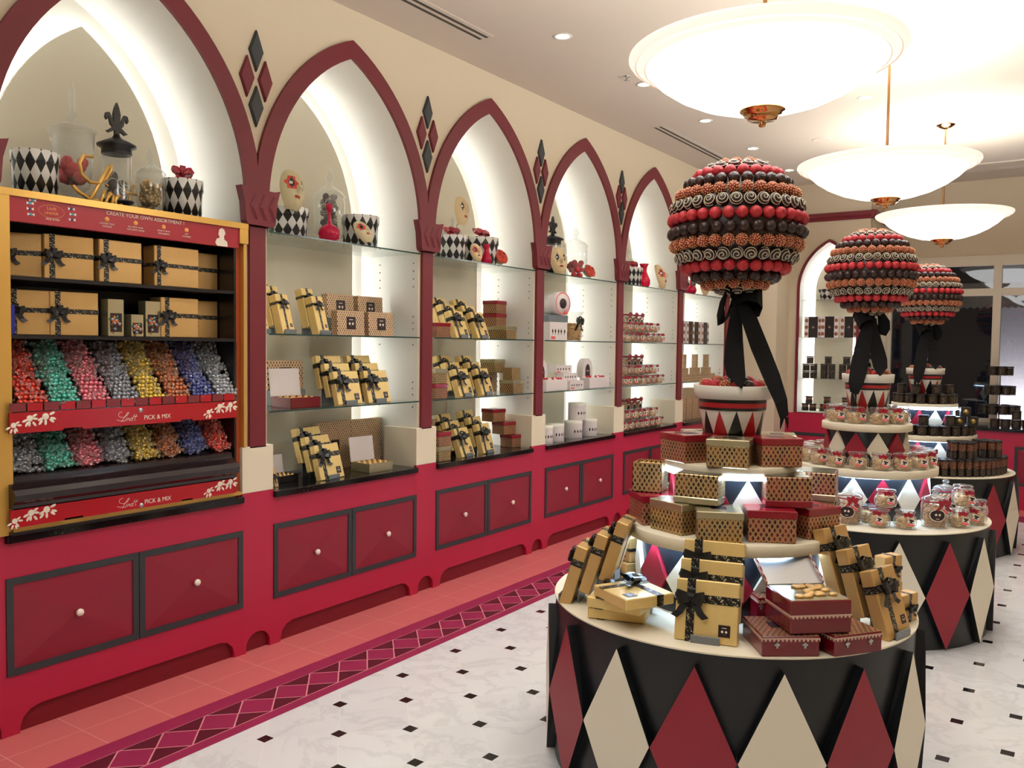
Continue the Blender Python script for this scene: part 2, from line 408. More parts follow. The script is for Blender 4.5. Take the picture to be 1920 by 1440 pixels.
purple = mat('purple tile', C(158, 44, 84), 0.3, var=(5, 0.1)); darkpl = mat('dark plum tile', C(92, 26, 42), 0.3); groutm = mat('pale grout', C(226, 140, 150), 0.6)
g = G(); XE, YE = 5.6, 9.29
g.add([(0.713, -2.6, 0), (XE, -2.6, 0), (XE, YE, 0), (0.713, YE, 0)], [(0, 1, 2, 3)], 0)
struct('floor', g, marble)
g = G()
def quad(x0, x1, y0, y1, mi, z=0.0): g.add([(x0, y0, z), (x1, y0, z), (x1, y1, z), (x0, y1, z)], [(0, 1, 2, 3)], mi)
quad(-0.2, 0.372, -2.6, YE, 0); quad(0.372, 0.462, -2.6, YE, 1); quad(0.655, 0.713, -2.6, YE, 1); quad(0.462, 0.655, -2.6, YE, 2)
p_ = 0.1965; k0 = 3.204 - 30 * p_; cxh = 0.5585
for i in range(64):
    yc = k0 + i * p_
    if yc > YE - 0.1: break
    e = 0.0036
    g.add([(0.462 + e * 1.4, yc, 0.0006), (cxh, yc - p_ / 2 + e * 1.4, 0.0006), (0.655 - e * 1.4, yc, 0.0006), (cxh, yc + p_ / 2 - e * 1.4, 0.0006)], [(0, 1, 2, 3)], 1)
    g.add([(0.462 + e, yc + e * 2.2, 0.0006), (cxh - e * 0.9, yc + p_ / 2, 0.0006), (0.462 + e, yc + p_ - e * 2.2, 0.0006)], [(0, 2, 1)], 3)
    g.add([(0.655 - e, yc + e * 2.2, 0.0006), (cxh + e * 0.9, yc + p_ / 2, 0.0006), (0.655 - e, yc + p_ - e * 2.2, 0.0006)], [(0, 1, 2)], 3)
quad(-0.2, XE, 9.63, 10.3, 0); quad(-0.2, XE, 9.54, 9.63, 1); quad(-0.2, XE, YE, 9.35, 1); quad(-0.2, XE, 9.35, 9.54, 2)
for i in range(30):
    xc = 0.3 + i * p_; yc = 9.445; e = 0.0036
    if xc > XE - 0.1: break
    g.add([(xc - p_ / 2 + e, yc, 0.0006), (xc, 9.35 + e, 0.0006), (xc + p_ / 2 - e, yc, 0.0006), (xc, 9.54 - e, 0.0006)], [(0, 1, 2, 3)], 1)
    g.add([(xc + e, 9.54 - e, 0.0006), (xc + p_ / 2, yc + e, 0.0006), (xc + p_ - e, 9.54 - e, 0.0006)], [(0, 1, 2)], 3)
    g.add([(xc + e, 9.35 + e, 0.0006), (xc + p_ / 2, yc - e, 0.0006), (xc + p_ - e, 9.35 + e, 0.0006)], [(0, 2, 1)], 3)
struct('floor_border', g, [pink, purple, groutm, darkpl])
g = G().box(-0.6, XE + 0.1, -2.7, 11.0, CEIL, CEIL + 0.1)
struct('ceiling', g, ceilpaint)
struct('ceiling_moulding', G().box(1.43, XE, 9.86, 9.89, CEIL - 0.012, CEIL), ceilpaint)
# left wall front sheet with arched openings
def wallsheet(g, centers, y0, y1, low, x, flip=False):
    ys = {y0, y1}
    for c in centers:
        for a, b in INNER: ys.add(round(c + a, 5))
    ys = sorted(ys)
    def lowz(y, side):
        for c in centers:
            d = y - c
            if abs(d) < 0.6 - 1e-4 or (abs(abs(d) - 0.6) < 1e-4 and side * d < 0):
                return 2.30 + math.sqrt(max(0, 1.016 ** 2 - (abs(d) + 0.416) ** 2))
        return low
    for a, b in zip(ys, ys[1:]):
        if b - a < 1e-5: continue
        za, zb = lowz(a, 1), lowz(b, -1)
        g.add([(x, a, za), (x, b, zb), (x, b, CEIL), (x, a, CEIL)], [(0, 1, 2, 3)])
cs = [P(k) + W / 2 for k in range(-2, 6)]
g = G(); wallsheet(g, cs, -2.7, 9.70, 0.80, -0.02)
struct('wall_left', g, wallpaint)
# recesses: reveal, rear wall, floating back panel with hidden led line
for k in range(-1, 6):
    c = P(k) + W / 2; g = G(); pts = [(c + a, b) for a, b in INNER]; n = len(pts)
    v = [(-0.02, a, b) for a, b in pts] + [(-0.52, a, b) for a, b in pts]
    g.add(v, [(i, i + 1, n + i + 1, n + i) for i in range(n - 1)], 0)
    g.add([(-0.52, a, b) for a, b in pts], [tuple(range(n))], 0)
    g.add([(-0.52, c - 0.6, 0.80), (-0.52, c + 0.6, 0.80), (0, c + 0.6, 0.80), (0, c - 0.6, 0.80)], [(0, 1, 2, 3)], 0)
    g.box(-0.28, -0.02, c - 0.599, c - 0.5726, 0.82, 1.066, 1); g.box(-0.28, -0.02, c + 0.5726, c + 0.599, 0.82, 1.066, 1)   # low cream cheeks
    if k >= 1:
        for yy in (c + 0.5995, c - 0.5995):
            for xx in (-0.06, -0.35):
                for zz in (2.12, 2.07, 2.02, 1.97, 1.78, 1.74, 1.70, 1.60, 1.36, 1.32, 1.28, 1.20):
                    g.ball((xx, yy, zz), 0.0045, 6, 4, 2)
    struct('wall_recess', g, [nichewhite, cream, blackp])
    g = G().prism([(c + a, b) for a, b in PANEL], -0.455, -0.435, 'x')
    struct('recess_back_panel', g, panelgrey)
    if k >= 0:
        led = [(-0.475, c + a * 0.985, b - 0.01) for a, b in PANEL]
        g = G().tube(led, 0.006, 5, 0)
        t = obj('led_strip', g, mat('led glow', (1, 1, 1), emit=(0.93, 0.97, 1.0), es=LED_E))
        prop(t, 'hidden white light line behind the back panel of the %s arch' % ['first', 'second', 'third', 'fourth', 'fifth', 'sixth'][k], 'light')
# arch trims, pilasters, capitals
NTH = ['zeroth', 'first', 'second', 'third', 'fourth', 'fifth', 'sixth']
for k in range(-1, 6):
    c = P(k) + W / 2; g = G()
    for sgn in (1, -1):
        A = []; B = []; n = 20; zlow = 2.19
        ao = math.acos(max(-1, -0.416 / OUTER_R)); ai = math.acos(-0.416 / 1.016)
        for i in range(n + 1):
            t = i / n
            for (Rr, LST, ae) in ((OUTER_R, A, ao), (1.016, B, ai)):
                a = PI + (ae - PI) * t; yy = 0.416 + Rr * math.cos(a); zz = 2.30 + Rr * math.sin(a)
                yy = max(yy, -W / 2); LST.append((yy, zz))
        A = [(-W / 2, zlow)] + A; B = [(-0.6, zlow)] + B
        for i in range(len(A) - 1):
            q = [A[i], A[i + 1], B[i + 1], B[i]]
            if sgn < 0: q = [(-a, b) for a, b in reversed(q)]
            v = [(0.0, c + a, b) for a, b in q] + [(-0.02, c + a, b) for a, b in q]
            g.add(v, [(0, 1, 2, 3), (7, 6, 5, 4), (0, 4, 5, 1), (2, 6, 7, 3)], 0)
    struct('trim_%d' % (k + 2), g, trimred)
def capital():
    g = G(); pr = [(-0.122, 2.386), (-0.10, 2.31), (-0.092, 2.215), (-0.083, 2.197), (0.083, 2.197), (0.092, 2.215), (0.10, 2.31), (0.122, 2.386), (0.085, 2.377), (-0.085, 2.377)]
    g.prism(pr, -0.02, 0.028, 'x')
    for cy_ in (-0.058, 0.0, 0.058):       # carved chevrons
        for (a, b) in (((0.018, 2.352), (-0.014, 2.288)), ((-0.014, 2.288), (0.018, 2.222))):
            d = Vector((0, b[0] - a[0], b[1] - a[1])); L = d.length; nrm = Vector((0, -d.z, d.y)).normalized() * 0.0045
            A_ = Vector((0.0285, cy_ + a[0], a[1])); B_ = Vector((0.0285, cy_ + b[0], b[1]))
            g.add([A_ + nrm, B_ + nrm, B_ - nrm, A_ - nrm], [(0, 1, 2, 3)], 1)
            g.add([A_ + nrm, B_ + nrm, B_ + nrm + Vector((0.006, 0.010, 0)), A_ + nrm + Vector((0.006, 0.010, 0))], [(0, 1, 2, 3)], 0)
    return g
capdark = mat('carved groove', C(96, 16, 28), 0.6)
for k in range(0, 7):
    y = P(k); g = G()
    g.box(-0.06, 0.0, y - 0.05, y + 0.05, 1.06, 2.20)
    g.box(-0.055, -0.0225, y - 0.071, y + 0.071, 1.06, 2.20, 1)
    t = struct('pilaster', g, [trimred, nichewhite])
    obj('capital', capital(), [trimred, capdark], t, (0, y, 0))
    obj('pedestal_block', G().rbox(-0.28, 0.0, y - 0.0987, y + 0.0987, 0.83, 1.068, 0.002), cream, t)
    pts = [(y - 0.0987, 0.83), (y - 0.0987, 0), (y - 0.076, 0), (y - 0.076, 0.03)] + [(y - 0.076 * math.cos(a), 0.03 + 0.067 * math.sin(a)) for a in [PI * i / 10 for i in range(1, 10)]] + [(y + 0.076, 0.03), (y + 0.076, 0), (y + 0.0987, 0), (y + 0.0987, 0.83)]
    g = G().prism(pts, -0.02, 0.0, 'x'); g.box(-0.1, -0.021, y - 0.0987, y + 0.0987, 0, 0.12, 1)
    obj('pier', g, [cabred, kickred], t)
# diamond ornaments between the arches
def lozenge(w_, h_):
    g = G(); a = 0.006
    o = [(-w_ / 2, 0), (0, -h_ / 2), (w_ / 2, 0), (0, h_ / 2)]; i = [(x * 0.86, z * 0.9) for x, z in o]
    v = [(0, y, z) for y, z in o] + [(0.012, y, z) for y, z in o] + [(0.018, y, z) for y, z in i]
    F = [(0, 1, 5, 4), (1, 2, 6, 5), (2, 3, 7, 6), (3, 0, 4, 7), (4, 5, 9, 8), (5, 6, 10, 9), (6, 7, 11, 10), (7, 4, 8, 11), (8, 9, 10, 11)]
    return g.add(v, F)
LM = lozenge(0.088, 0.208).mesh('lozenge', charcoal); LR = lozenge(0.088, 0.208).mesh('lozenge', trimred)
for k in range(1, 7):
    t = thing('diamond_ornament', '%s wall ornament of four diamonds from the left, between two arches' % ['largest and leftmost', 'second largest', 'third', 'fourth', 'fifth', 'last and smallest'][k - 1], 'wall ornament', (-0.02, P(k), 2.94), 0, 'diamond ornaments between the arches')
    obj('lozenge', LM, None, t, (0, 0, 0.139)); obj('lozenge', LM, None, t, (0, 0, -0.139))
    obj('lozenge', LR, None, t, (0, -0.057, 0)); obj('lozenge', LR, None, t, (0, 0.057, 0))

# ---------------------------------------------------------------- base cabinets and worktops
def door(w_, h_):
    t = G(); fr = 0.028
    for (a, b, c_, d) in ((-w_ / 2, w_ / 2, 0, fr), (-w_ / 2, w_ / 2, h_ - fr, h_), (-w_ / 2, -w_ / 2 + fr, fr, h_ - fr), (w_ / 2 - fr, w_ / 2, fr, h_ - fr)):
        t.box(-0.012, 0.006, a + (0.001 if a < 0 else 0), b, c_, d)
    return t
DW, DH = 0.571, 0.398
def dpanel(w_, h_):
    g = G(); a, b = w_ / 2 - 0.028, h_ / 2 - 0.028
    return g.add([(0.001, -a, -b), (0.001, a, -b), (0.001, a, b), (0.001, -a, b), (0.016, 0, 0)], [(0, 1, 4), (1, 2, 4), (2, 3, 4), (3, 0, 4)])
def cabinet():
    t = thing('base_cabinet'); c = W / 2; g = G()
    L = 0.0987
    pts = [(L, 0.786), (L, 0), (0.148, 0), (0.150, 0.03), (0.162, 0.062), (0.19, 0.088), (0.235, 0.100), (W - 0.235, 0.100), (W - 0.19, 0.088), (W - 0.162, 0.062), (W - 0.150, 0.03), (W - 0.148, 0), (W - L, 0), (W - L, 0.786)]
    g.prism(pts, -0.02, -0.0005, 'x')
    g.box(-0.1, -0.02, L, W - L, 0, 0.12, 1)
    obj('carcass', g, [cabred, kickred], t)
    for s in (-1, 1):
        d = obj('door', door(DW, DH), charcoal, t, (0.0, c + s * (DW / 2 + 0.0015), 0.245))
        obj('door_panel', dpanel(DW, DH), doorred, d, (0, 0, DH / 2), label='deep red bevelled door panel')
        g = G().lathe([(0, 0.026), (0.010, 0.025), (0.016, 0.020), (0.0165, 0.014), (0.009, 0.008), (0.006, -0.004)], 16, 0, Matrix.Rotation(PI / 2, 4, 'Y'))
        obj('knob', g, knobm, d, (0.014, 0, DH / 2), label='round cream knob')
    return t
BAY = ['cut off arch', 'sweets stand', 'first arch past the sweets stand', 'second arch past the sweets stand', 'third arch past the sweets stand', 'fourth arch past the sweets stand', 'fifth arch past the sweets stand']
for k in range(0, 6):
    put('cabinet', cabinet, 'red two door base cabinet under the ' + BAY[k + 1], 'cabinet', (0, P(k), 0), 0, 'red base cabinets along the left wall')
    g = G().rbox(-0.50, 0.022, 0.1, W - 0.1, 0.787, 0.82, 0.003)
    t = obj('worktop', g, granite, None, (0, P(k), 0)); prop(t, 'black granite slab in the ' + BAY[k + 1], 'worktop', 'black granite slabs along the left wall')
def shelf(label, x0, x1, y0, y1, z):
    g = G().box(x0, x1, y0, y1, z - 0.008, z, 0)
    t = obj('glass_shelf', g, shelfglass); prop(t, label, 'shelf', 'glass shelves in the arched recesses')
    index_kids(t)
    obj('front_edge', G().box(x1, x1 + 0.0015, y0, y1, z - 0.008, z), glassedge, t)
    return t
for k in range(0, 6):
    c = P(k) + W / 2
    for nm, z in (('top', 2.180),) + ((('middle', 1.650), ('lowest', 1.243)) if k else ()):
        shelf('%s glass shelf in the %s' % (nm, BAY[k + 1]), -0.432, -0.003, c - 0.597, c + 0.597, z)

# ---------------------------------------------------------------- far end: jutting wall, arched cupboard, window wall
YN = 10.13
struct('wall_jut', G().box(-0.02, 0.535, 9.685, 10.13, 0, CEIL), wallpaint)
# niche wall at y = 10.13, x 0.535..1.43, opening centred 0.985
NC = 0.982; NH = 0.318; nz0 = 2.30
NIN = arc(NH, 0.60, 0.60 - NH, nz0, 0.87, 14); NTOP = nz0 + math.sqrt(0.6 ** 2 - (0.6 - NH) ** 2)
g = G(); xs = sorted({0.535, 1.43} | {round(NC + a, 5) for a, b in NIN})
def lz(x, s):
    d = x - NC
    if abs(d) < NH - 1e-4 or (abs(abs(d) - NH) < 1e-4 and s * d < 0): return nz0 + math.sqrt(max(0, 0.36 - (abs(d) + 0.6 - NH) ** 2))
    return 0.86
for a, b in zip(xs, xs[1:]):
    if b - a < 1e-5: continue
    g.add([(a, YN, lz(a, 1)), (b, YN, lz(b, -1)), (b, YN, CEIL), (a, YN, CEIL)], [(0, 1, 2, 3)])
g.box(1.425, 1.43, YN, 10.83, 0, CEIL)
struct('wall_back', g, fardimmed)
g = G(); pts = [(NC + a, b) for a, b in NIN]; n = len(pts)
g.add([(a, YN, b) for a, b in pts] + [(a, YN + 0.36, b) for a, b in pts], [(i, i + 1, n + i + 1, n + i) for i in range(n - 1)])
g.add([(a, YN + 0.36, b) for a, b in pts], [tuple(range(n))]); g.add([(NC - NH, YN, 0.87), (NC + NH, YN, 0.87), (NC + NH, YN + 0.36, 0.87), (NC - NH, YN + 0.36, 0.87)], [(0, 1, 2, 3)])
struct('wall_back_recess', g, nichewhite)
PB = arc(NH - 0.10, 0.50, 0.60 - NH, nz0, 0.89, 14)
struct('recess_back_panel', G().prism([(NC + a, b) for a, b in PB], YN + 0.29, YN + 0.305, 'y'), panelgrey)
t = obj('led_strip', G().tube([(NC + a, YN + 0.325, b) for a, b in PB], 0.006, 5), mat('led glow', (1, 1, 1), emit=(0.93, 0.97, 1.0), es=LED_E)); prop(t, 'hidden white light line inside the arched cupboard on the far wall', 'light')
OUT = arc(NH + 0.032, 0.632, 0.60 - NH, nz0, 0.87, 14); g = G()
for i in range(len(NIN) - 1):
    q = [OUT[i], OUT[i + 1], NIN[i + 1], NIN[i]]; v = [(NC + a, YN - 0.02, b) for a, b in q] + [(NC + a, YN, b) for a, b in q]
    g.add(v, [(0, 1, 2, 3), (0, 4, 5, 1), (2, 6, 7, 3)])
g.box(NC - NH - 0.032, NC + NH + 0.032, YN - 0.02, YN, 0.845, 0.872)
struct('trim_9', g, trimred)
g = G().box(0.535, 1.43, YN - 0.03, YN, 0, 0.862); g.box(0.60, 1.40, YN - 0.034, YN - 0.03, 0.60, 0.64, 1); g.box(0.60, 0.625, YN - 0.034, YN - 0.03, 0.24, 0.60, 1); g.box(1.375, 1.40, YN - 0.034, YN - 0.03, 0.24, 0.60, 1); g.box(0.60, 1.40, YN - 0.034, YN - 0.03, 0.22, 0.25, 1)
struct('wall_dado', g, [cabred, charcoal])
g = G().prism([(YN, 3.07), (YN - 0.02, 3.07), (YN - 0.03, 3.09), (YN - 0.05, 3.11), (YN - 0.055, 3.15), (YN, 3.165)], 0.535, 1.485, 'x')
g.prism([(1.43, 3.07), (1.45, 3.07), (1.46, 3.09), (1.48, 3.11), (1.485, 3.15), (1.43, 3.165)], YN - 0.055, 10.80, 'y')
struct('trim_10', g, trimred)
for z in (2.18, 1.742, 1.266, 0.885):
    t = obj('glass_shelf', G().box(NC - NH + 0.002, NC + NH - 0.002, YN + 0.01, YN + 0.28, z - 0.008, z), shelfglass)
    prop(t, '%s glass shelf in the arched cupboard on the far wall' % {2.18: 'top', 1.742: 'second', 1.266: 'third', 0.885: 'lowest'}[z], 'shelf', 'glass shelves in the far cupboard')
# window wall
YW = 10.83
g = G().box(1.43, XE, YW, YW + 0.1, 2.67, CEIL); g.box(1.43, XE, YW, YW + 0.1, 0, 0.80)
struct('wall_back', g, fardimmed)
def window(n_, x0, x1):
    g = G(); mw_ = 0.04
    g.box(x0, x1, YW - 0.02, YW + 0.06, 2.56, 2.67); g.box(x0, x1, YW - 0.02, YW + 0.06, 2.225, 2.305); g.box(x0, x1, YW - 0.02, YW + 0.06, 0.80, 0.86)
    g.box(x0, x0 + mw_, YW - 0.024, YW + 0.064, 0.805, 2.665); g.box(x1 - mw_, x1, YW - 0.024, YW + 0.064, 0.805, 2.665)
    t = struct('window_%d' % n_, g, winframe)
    obj('pane', G().box(x0 + mw_, x1 - mw_, YW + 0.012, YW + 0.018, 0.86, 2.225), paneglass, t); obj('pane', G().box(x0 + mw_, x1 - mw_, YW + 0.012, YW + 0.018, 2.305, 2.56), paneglass, t)
window(1, 1.49, 2.613); window(2, 2.613, 3.736); window(3, 3.736, 4.86)
g = G().box(1.431, 1.488, YW - 0.03, YW + 0.07, 0.8, 2.672); g.box(4.862, XE, YW - 0.03, YW + 0.07, 0.8, 2.672)
struct('trim_11', g, winframe)
struct('wall_right', G().box(XE, XE + 0.1, -2.7, 11, 0, CEIL), wallpaint)
struct('wall_front', G().box(-0.6, XE, -2.7, -2.6, 0, CEIL), wallpaint)
struct('ground', G().box(-2, 9, 10.93, 16, -0.15, -0.10), mat('asphalt', C(40, 40, 44), 0.9))
struct('wall_street', G().box(2.47, 8, 12.4, 12.5, -0.1, 3.0), mat('grey render', C(150, 150, 158), 0.8))
l = bpy.data.lights.new('street_light', 'AREA'); l.energy = 60; l.size = 0.3; l.color = (1, 0.9, 0.85); lo = bpy.data.objects.new('street_light', l); COL.objects.link(lo); lo.location = (2.75, 12.0, 0.45); lo.rotation_euler = (R(150), 0, 0)
prop(lo, 'small upward lamp at the foot of the grey wall outside the window', 'light')
g = G(); aw = mat('awning cloth', C(190, 190, 190), 0.8)
n = 46; pts = [(1.3, 2.42)] + [(4.6, 2.42)] + [(4.6 - i * 3.3 / (2 * n), 2.115 + (0.024 if i % 2 else 0)) for i in range(2 * n + 1)]
g.prism(pts, 11.6, 11.605, 'y')
t = obj('awning', g, aw); prop(t, 'dark zigzag edged awning hanging outside the far window', 'awning')
# window counter cabinet
for i, x0 in enumerate((1.43, 2.77, 4.11)):
    x1 = min(x0 + 1.34, XE); t = thing('window_cabinet', '%s red cabinet under the far windows' % ('leftmost', 'middle', 'rightmost')[i], 'cabinet', (x0, 10.0, 0), 0, 'red cabinets under the windows')
    g = G().box(0, x1 - x0, 0, 0.02, 0.0, 0.79); obj('carcass', g, cabred, t)
    m_ = Matrix.Rotation(-PI / 2, 4, 'Z')
    for s in (0, 1):
        d = obj('door', door(0.56, DH), charcoal, t, (0.12 + s * 0.563 + 0.28, -0.001, 0.245), (0, 0, -PI / 2)); obj('door_panel', dpanel(0.56, DH), doorred, d, (0, 0, DH / 2))
t = obj('worktop', G().rbox(1.432, XE, 9.97, 10.81, 0.79, 0.82, 0.003), granite); prop(t, 'long black granite ledge under the far windows', 'worktop')

# ---------------------------------------------------------------- ceiling fittings
bowlm = mat('lit opal bowl', C(250, 240, 220), 0.4, emit=(0.99, 0.99, 0.96), es=BOWL_E)
rimm = mat('opal rim', C(250, 236, 214), 0.35, emit=(1.0, 0.94, 0.84), es=RIM_E)
groovem = mat('opal groove', C(226, 196, 160), 0.4, emit=(1.0, 0.82, 0.62), es=RIM_E * 0.5)
def pendant():
    t = thing('pendant_lamp'); g = G(); Z = 2.76
    pr = [(0.012, 2.545), (0.09, 2.548), (0.18, 2.562), (0.27, 2.590), (0.35, 2.628), (0.415, 2.672), (0.450, 2.706), (0.462, 2.718), (0.468, 2.716), (0.480, 2.724), (0.500, 2.734), (0.505, 2.731), (0.520, 2.742), (0.530, 2.755), (0.529, 2.762), (0.515, 2.764), (0.46, 2.735), (0.40, 2.680), (0.27, 2.605), (0.10, 2.562), (0.012, 2.556)]
    mi = [0] * 6 + [0, 2, 1, 1, 2, 1, 1, 1, 1, 1, 0, 0, 0, 0]
    g.lathe(pr, 64, mi); obj('bowl', g, [bowlm, rimm, groovem], t)
    g = G().lathe([(0.0001, 2.478), (0.012, 2.482), (0.016, 2.494), (0.010, 2.504), (0.055, 2.508), (0.062, 2.516), (0.060, 2.522), (0.074, 2.526), (0.076, 2.534), (0.088, 2.540), (0.090, 2.549), (0.0001, 2.55)], 32)
    obj('finial', g, brass, t); obj('rod', G().lathe([(0.008, 2.55), (0.008, CEIL - 0.02)], 12), brass, t)
    obj('canopy', G().lathe([(0.0001, CEIL - 0.035), (0.02, CEIL - 0.034), (0.05, CEIL - 0.02), (0.072, CEIL - 0.004), (0.074, CEIL)], 24), brass, t)
    return t
for i, y in enumerate((3.38, 5.74, 8.06, 1.03)):  # the last pendant is added out of view to brighten the front
    put('pendant', pendant, '%s opal glass bowl pendant lamp with brass finial' % ('nearest and largest', 'middle', 'farthest and smallest', 'added out of frame, above the camera')[i], 'lamp', (2.43, y, 0), 0, 'bowl pendants over the display tables')
    l = bpy.data.lights.new('lamp_bulb', 'POINT'); l.energy = BULB_W; l.shadow_soft_size = 0.09; l.color = WARM
    lo = bpy.data.objects.new('lamp_bulb', l); COL.objects.link(lo); lo.location = (2.43, y, 2.69)
    prop(lo, 'bulb inside the %s bowl pendant' % ('nearest', 'middle', 'farthest', 'added unseen overhead')[i], 'light')
lensm = mat('downlight lens', (1, 1, 1), emit=(1, 0.95, 0.86), es=7.0)
def downlight():
    t = thing('downlight')
    obj('trim_ring', G().lathe([(0.043, -0.003), (0.056, -0.004), (0.060, 0.0), (0.043, 0.012)], 28), whitep, t)
    obj('lens', G().lathe([(0.0001, 0.0), (0.043, 0.0)], 28), lensm, t); return t
dl = [(0.775, y) for y in (4.56, 5.70, 6.87, 8.05, 9.22)] + [(2.04, 6.88)] + [(0.775, 3.40), (0.775, 2.24), (0.775, 1.08), (2.04, 4.55), (2.04, 2.2), (4.1, 2.2), (4.1, 4.55), (4.1, 6.88), (2.04, 0.2)]  # downlights in the last list are added out of view for their light
for i, (x, y) in enumerate(dl):
    put('downlight', downlight, 'recessed ceiling downlight, ' + (('%s from the camera in the row beside the left wall' % ('first', 'second', 'third', 'fourth', 'fifth')[i]) if i < 5 else ('alone near the middle of the ceiling' if i == 5 else 'added out of view, number %s of the rest' % 'abcdefghi'[i - 6])), 'downlight', (x, y, CEIL - 0.001), 0, 'recessed downlights')
    l = bpy.data.lights.new('downlight_beam', 'SPOT'); l.energy = SPOT_W * (1.0 if x < 1 else 1.3); l.spot_size = R(95); l.spot_blend = 0.8; l.shadow_soft_size = 0.04; l.color = (0.985, 1.0, 1.0)
    lo = bpy.data.objects.new('downlight_beam', l); COL.objects.link(lo); lo.location = (x, y, CEIL - 0.02)
    prop(lo, 'beam of a seen or added recessed ceiling downlight', 'light', 'downlight beams')
def vent():
    t = thing('ceiling_vent'); obj('frame', G().box(0.0, 0.14, 0, 1.6, -0.004, 0.0), ceilpaint, t)
    for x in (0.035, 0.085): obj('slot', G().box(x, x + 0.022, 0.01, 1.59, -0.0052, -0.004), blackp, t)
    return t
put('vent', vent, 'long ceiling air slot nearest the camera', 'vent', (0.28, 2.73, CEIL), 0, 'ceiling air slots')
put('vent', vent, 'long ceiling air slot farther back', 'vent', (0.28, 6.83, CEIL), 0, 'ceiling air slots')
t = obj('ceiling_speaker', G().lathe([(0.0001, -0.003), (0.07, -0.003), (0.078, -0.006), (0.082, 0.0)], 28), ceilpaint, None, (1.414, 8.04, CEIL)); prop(t, 'flat round white speaker plate in the ceiling', 'speaker')
t = obj('sprinkler', G().lathe([(0.0001, -0.03), (0.02, -0.028), (0.006, -0.02), (0.006, -0.006), (0.022, -0.004), (0.022, 0)], 14), steel, None, (0.756, 5.468, CEIL)); prop(t, 'tiny sprinkler head in the ceiling beside the nearest lamp', 'sprinkler')

# ---------------------------------------------------------------- product builders
def bow(sz=1.0, m=0, n=8, tail=True, seed=1):      # lies in the xz plane, facing -y
    g = G(); q = random.Random(seed)
    for k, (ax, az, L) in enumerate(((1, 0.25, 0.034), (-1, 0.3, 0.034), (1, -0.35, 0.030), (-1, -0.3, 0.030), (0.15, 1, 0.024))):
        pts = []; d = Vector((ax, 0, az)).normalized()
        for i in range(n + 1):
            a = 2 * PI * i / n; r = L * sz
            pts.append(d * (r * 0.5 * (1 - math.cos(a))) + Vector((0, -0.004 * sz - 0.011 * sz * abs(math.sin(a / 2)) * (1 if i < n / 2 else 1.0) - 0.008 * sz * math.sin(a), 0)))
        side = Vector((-d.z, 0, d.x))
        g.strip(pts, side * 0.0085 * sz, 0.001, m)
    if tail:
        for sx in (-1, 1):
            p = [(0, -0.004 * sz, 0), (sx * 0.014 * sz, -0.010 * sz, -0.016 * sz), (sx * 0.024 * sz, -0.006 * sz, -0.034 * sz), (sx * 0.036 * sz, -0.008 * sz, -0.044 * sz)]
            g.strip(p, Vector((0.0075 * sz, 0, 0.003 * sx * sz)), 0.001, m)
    g.ball((0, -0.008 * sz, 0), 0.0075 * sz, 8, 6, m, (1, 0.8, 1.1))
    return g
def crest(parent, x, z, y, sz=0.036, bg=None, **k):   # square dark label with two small crossed diamonds
    l_ = obj('label', G().box(-sz / 2, sz / 2, -0.0008, 0, -sz / 2, sz / 2), labelb if bg is None else bg, parent, (x, y, z), **k)
    g = G()
    for sx in (-1, 1):
        c = (sx * sz * 0.17, -0.05 * sz)
        g.add([(c[0] - sz * .12, -0.0012, c[1]), (c[0], -0.0012, c[1] - sz * .13), (c[0] + sz * .12, -0.0012, c[1]), (c[0], -0.0012, c[1] + sz * .13)], [(0, 1, 2, 3)])
        g.strip([(sx * sz * 0.06, -0.0013, -0.17 * sz), (-sx * sz * 0.14, -0.0013, -0.36 * sz)], Vector((0.013 * sz, 0, 0.013 * sz * sx)), 0.0004)
    g.box(-sz * .2, sz * .2, -0.0012, -0.0008, sz * .24, sz * .29)
    obj('crest', g, labelw, l_)
    return l_
def giftbox(w_=0.205, h_=0.20, t_=0.038, m=goldm, rx=-0.26, rzf=0.70, lab=True, bs=1.0, lid=True):
    def f():
        t = thing('gift_box')
        obj('box', G().rbox(-w_ / 2, w_ / 2, 0, t_, 0, h_, 0.003), m, t)
        g = G(); x = rx * w_; rw = 0.0095 * bs; z = rzf * h_; e = 0.0014
        g.box(x - rw, x + rw, -e, 0.0003, -e, h_ + e); g.box(x - rw, x + rw, t_ - 0.0003, t_ + e, -e, h_ + e); g.box(x - rw, x + rw, 0, t_, h_ - 0.0003, h_ + e)
        g.box(-w_ / 2 - e, w_ / 2 + e, -e, 0.0003, z - rw, z + rw); g.box(-w_ / 2 - e, -w_ / 2 + 0.0003, 0, t_, z - rw, z + rw); g.box(w_ / 2 - 0.0003, w_ / 2 + e, 0, t_, z - rw, z + rw)
        obj('ribbon', g, ribbonp, t)
        obj('bow', bow(bs), ribbonb, t, (x, -0.002, z))
        if lab: crest(t, 0.29 * w_, 0.22 * h_, -0.0006, 0.19 * min(w_, 0.2))
        return t
    return f
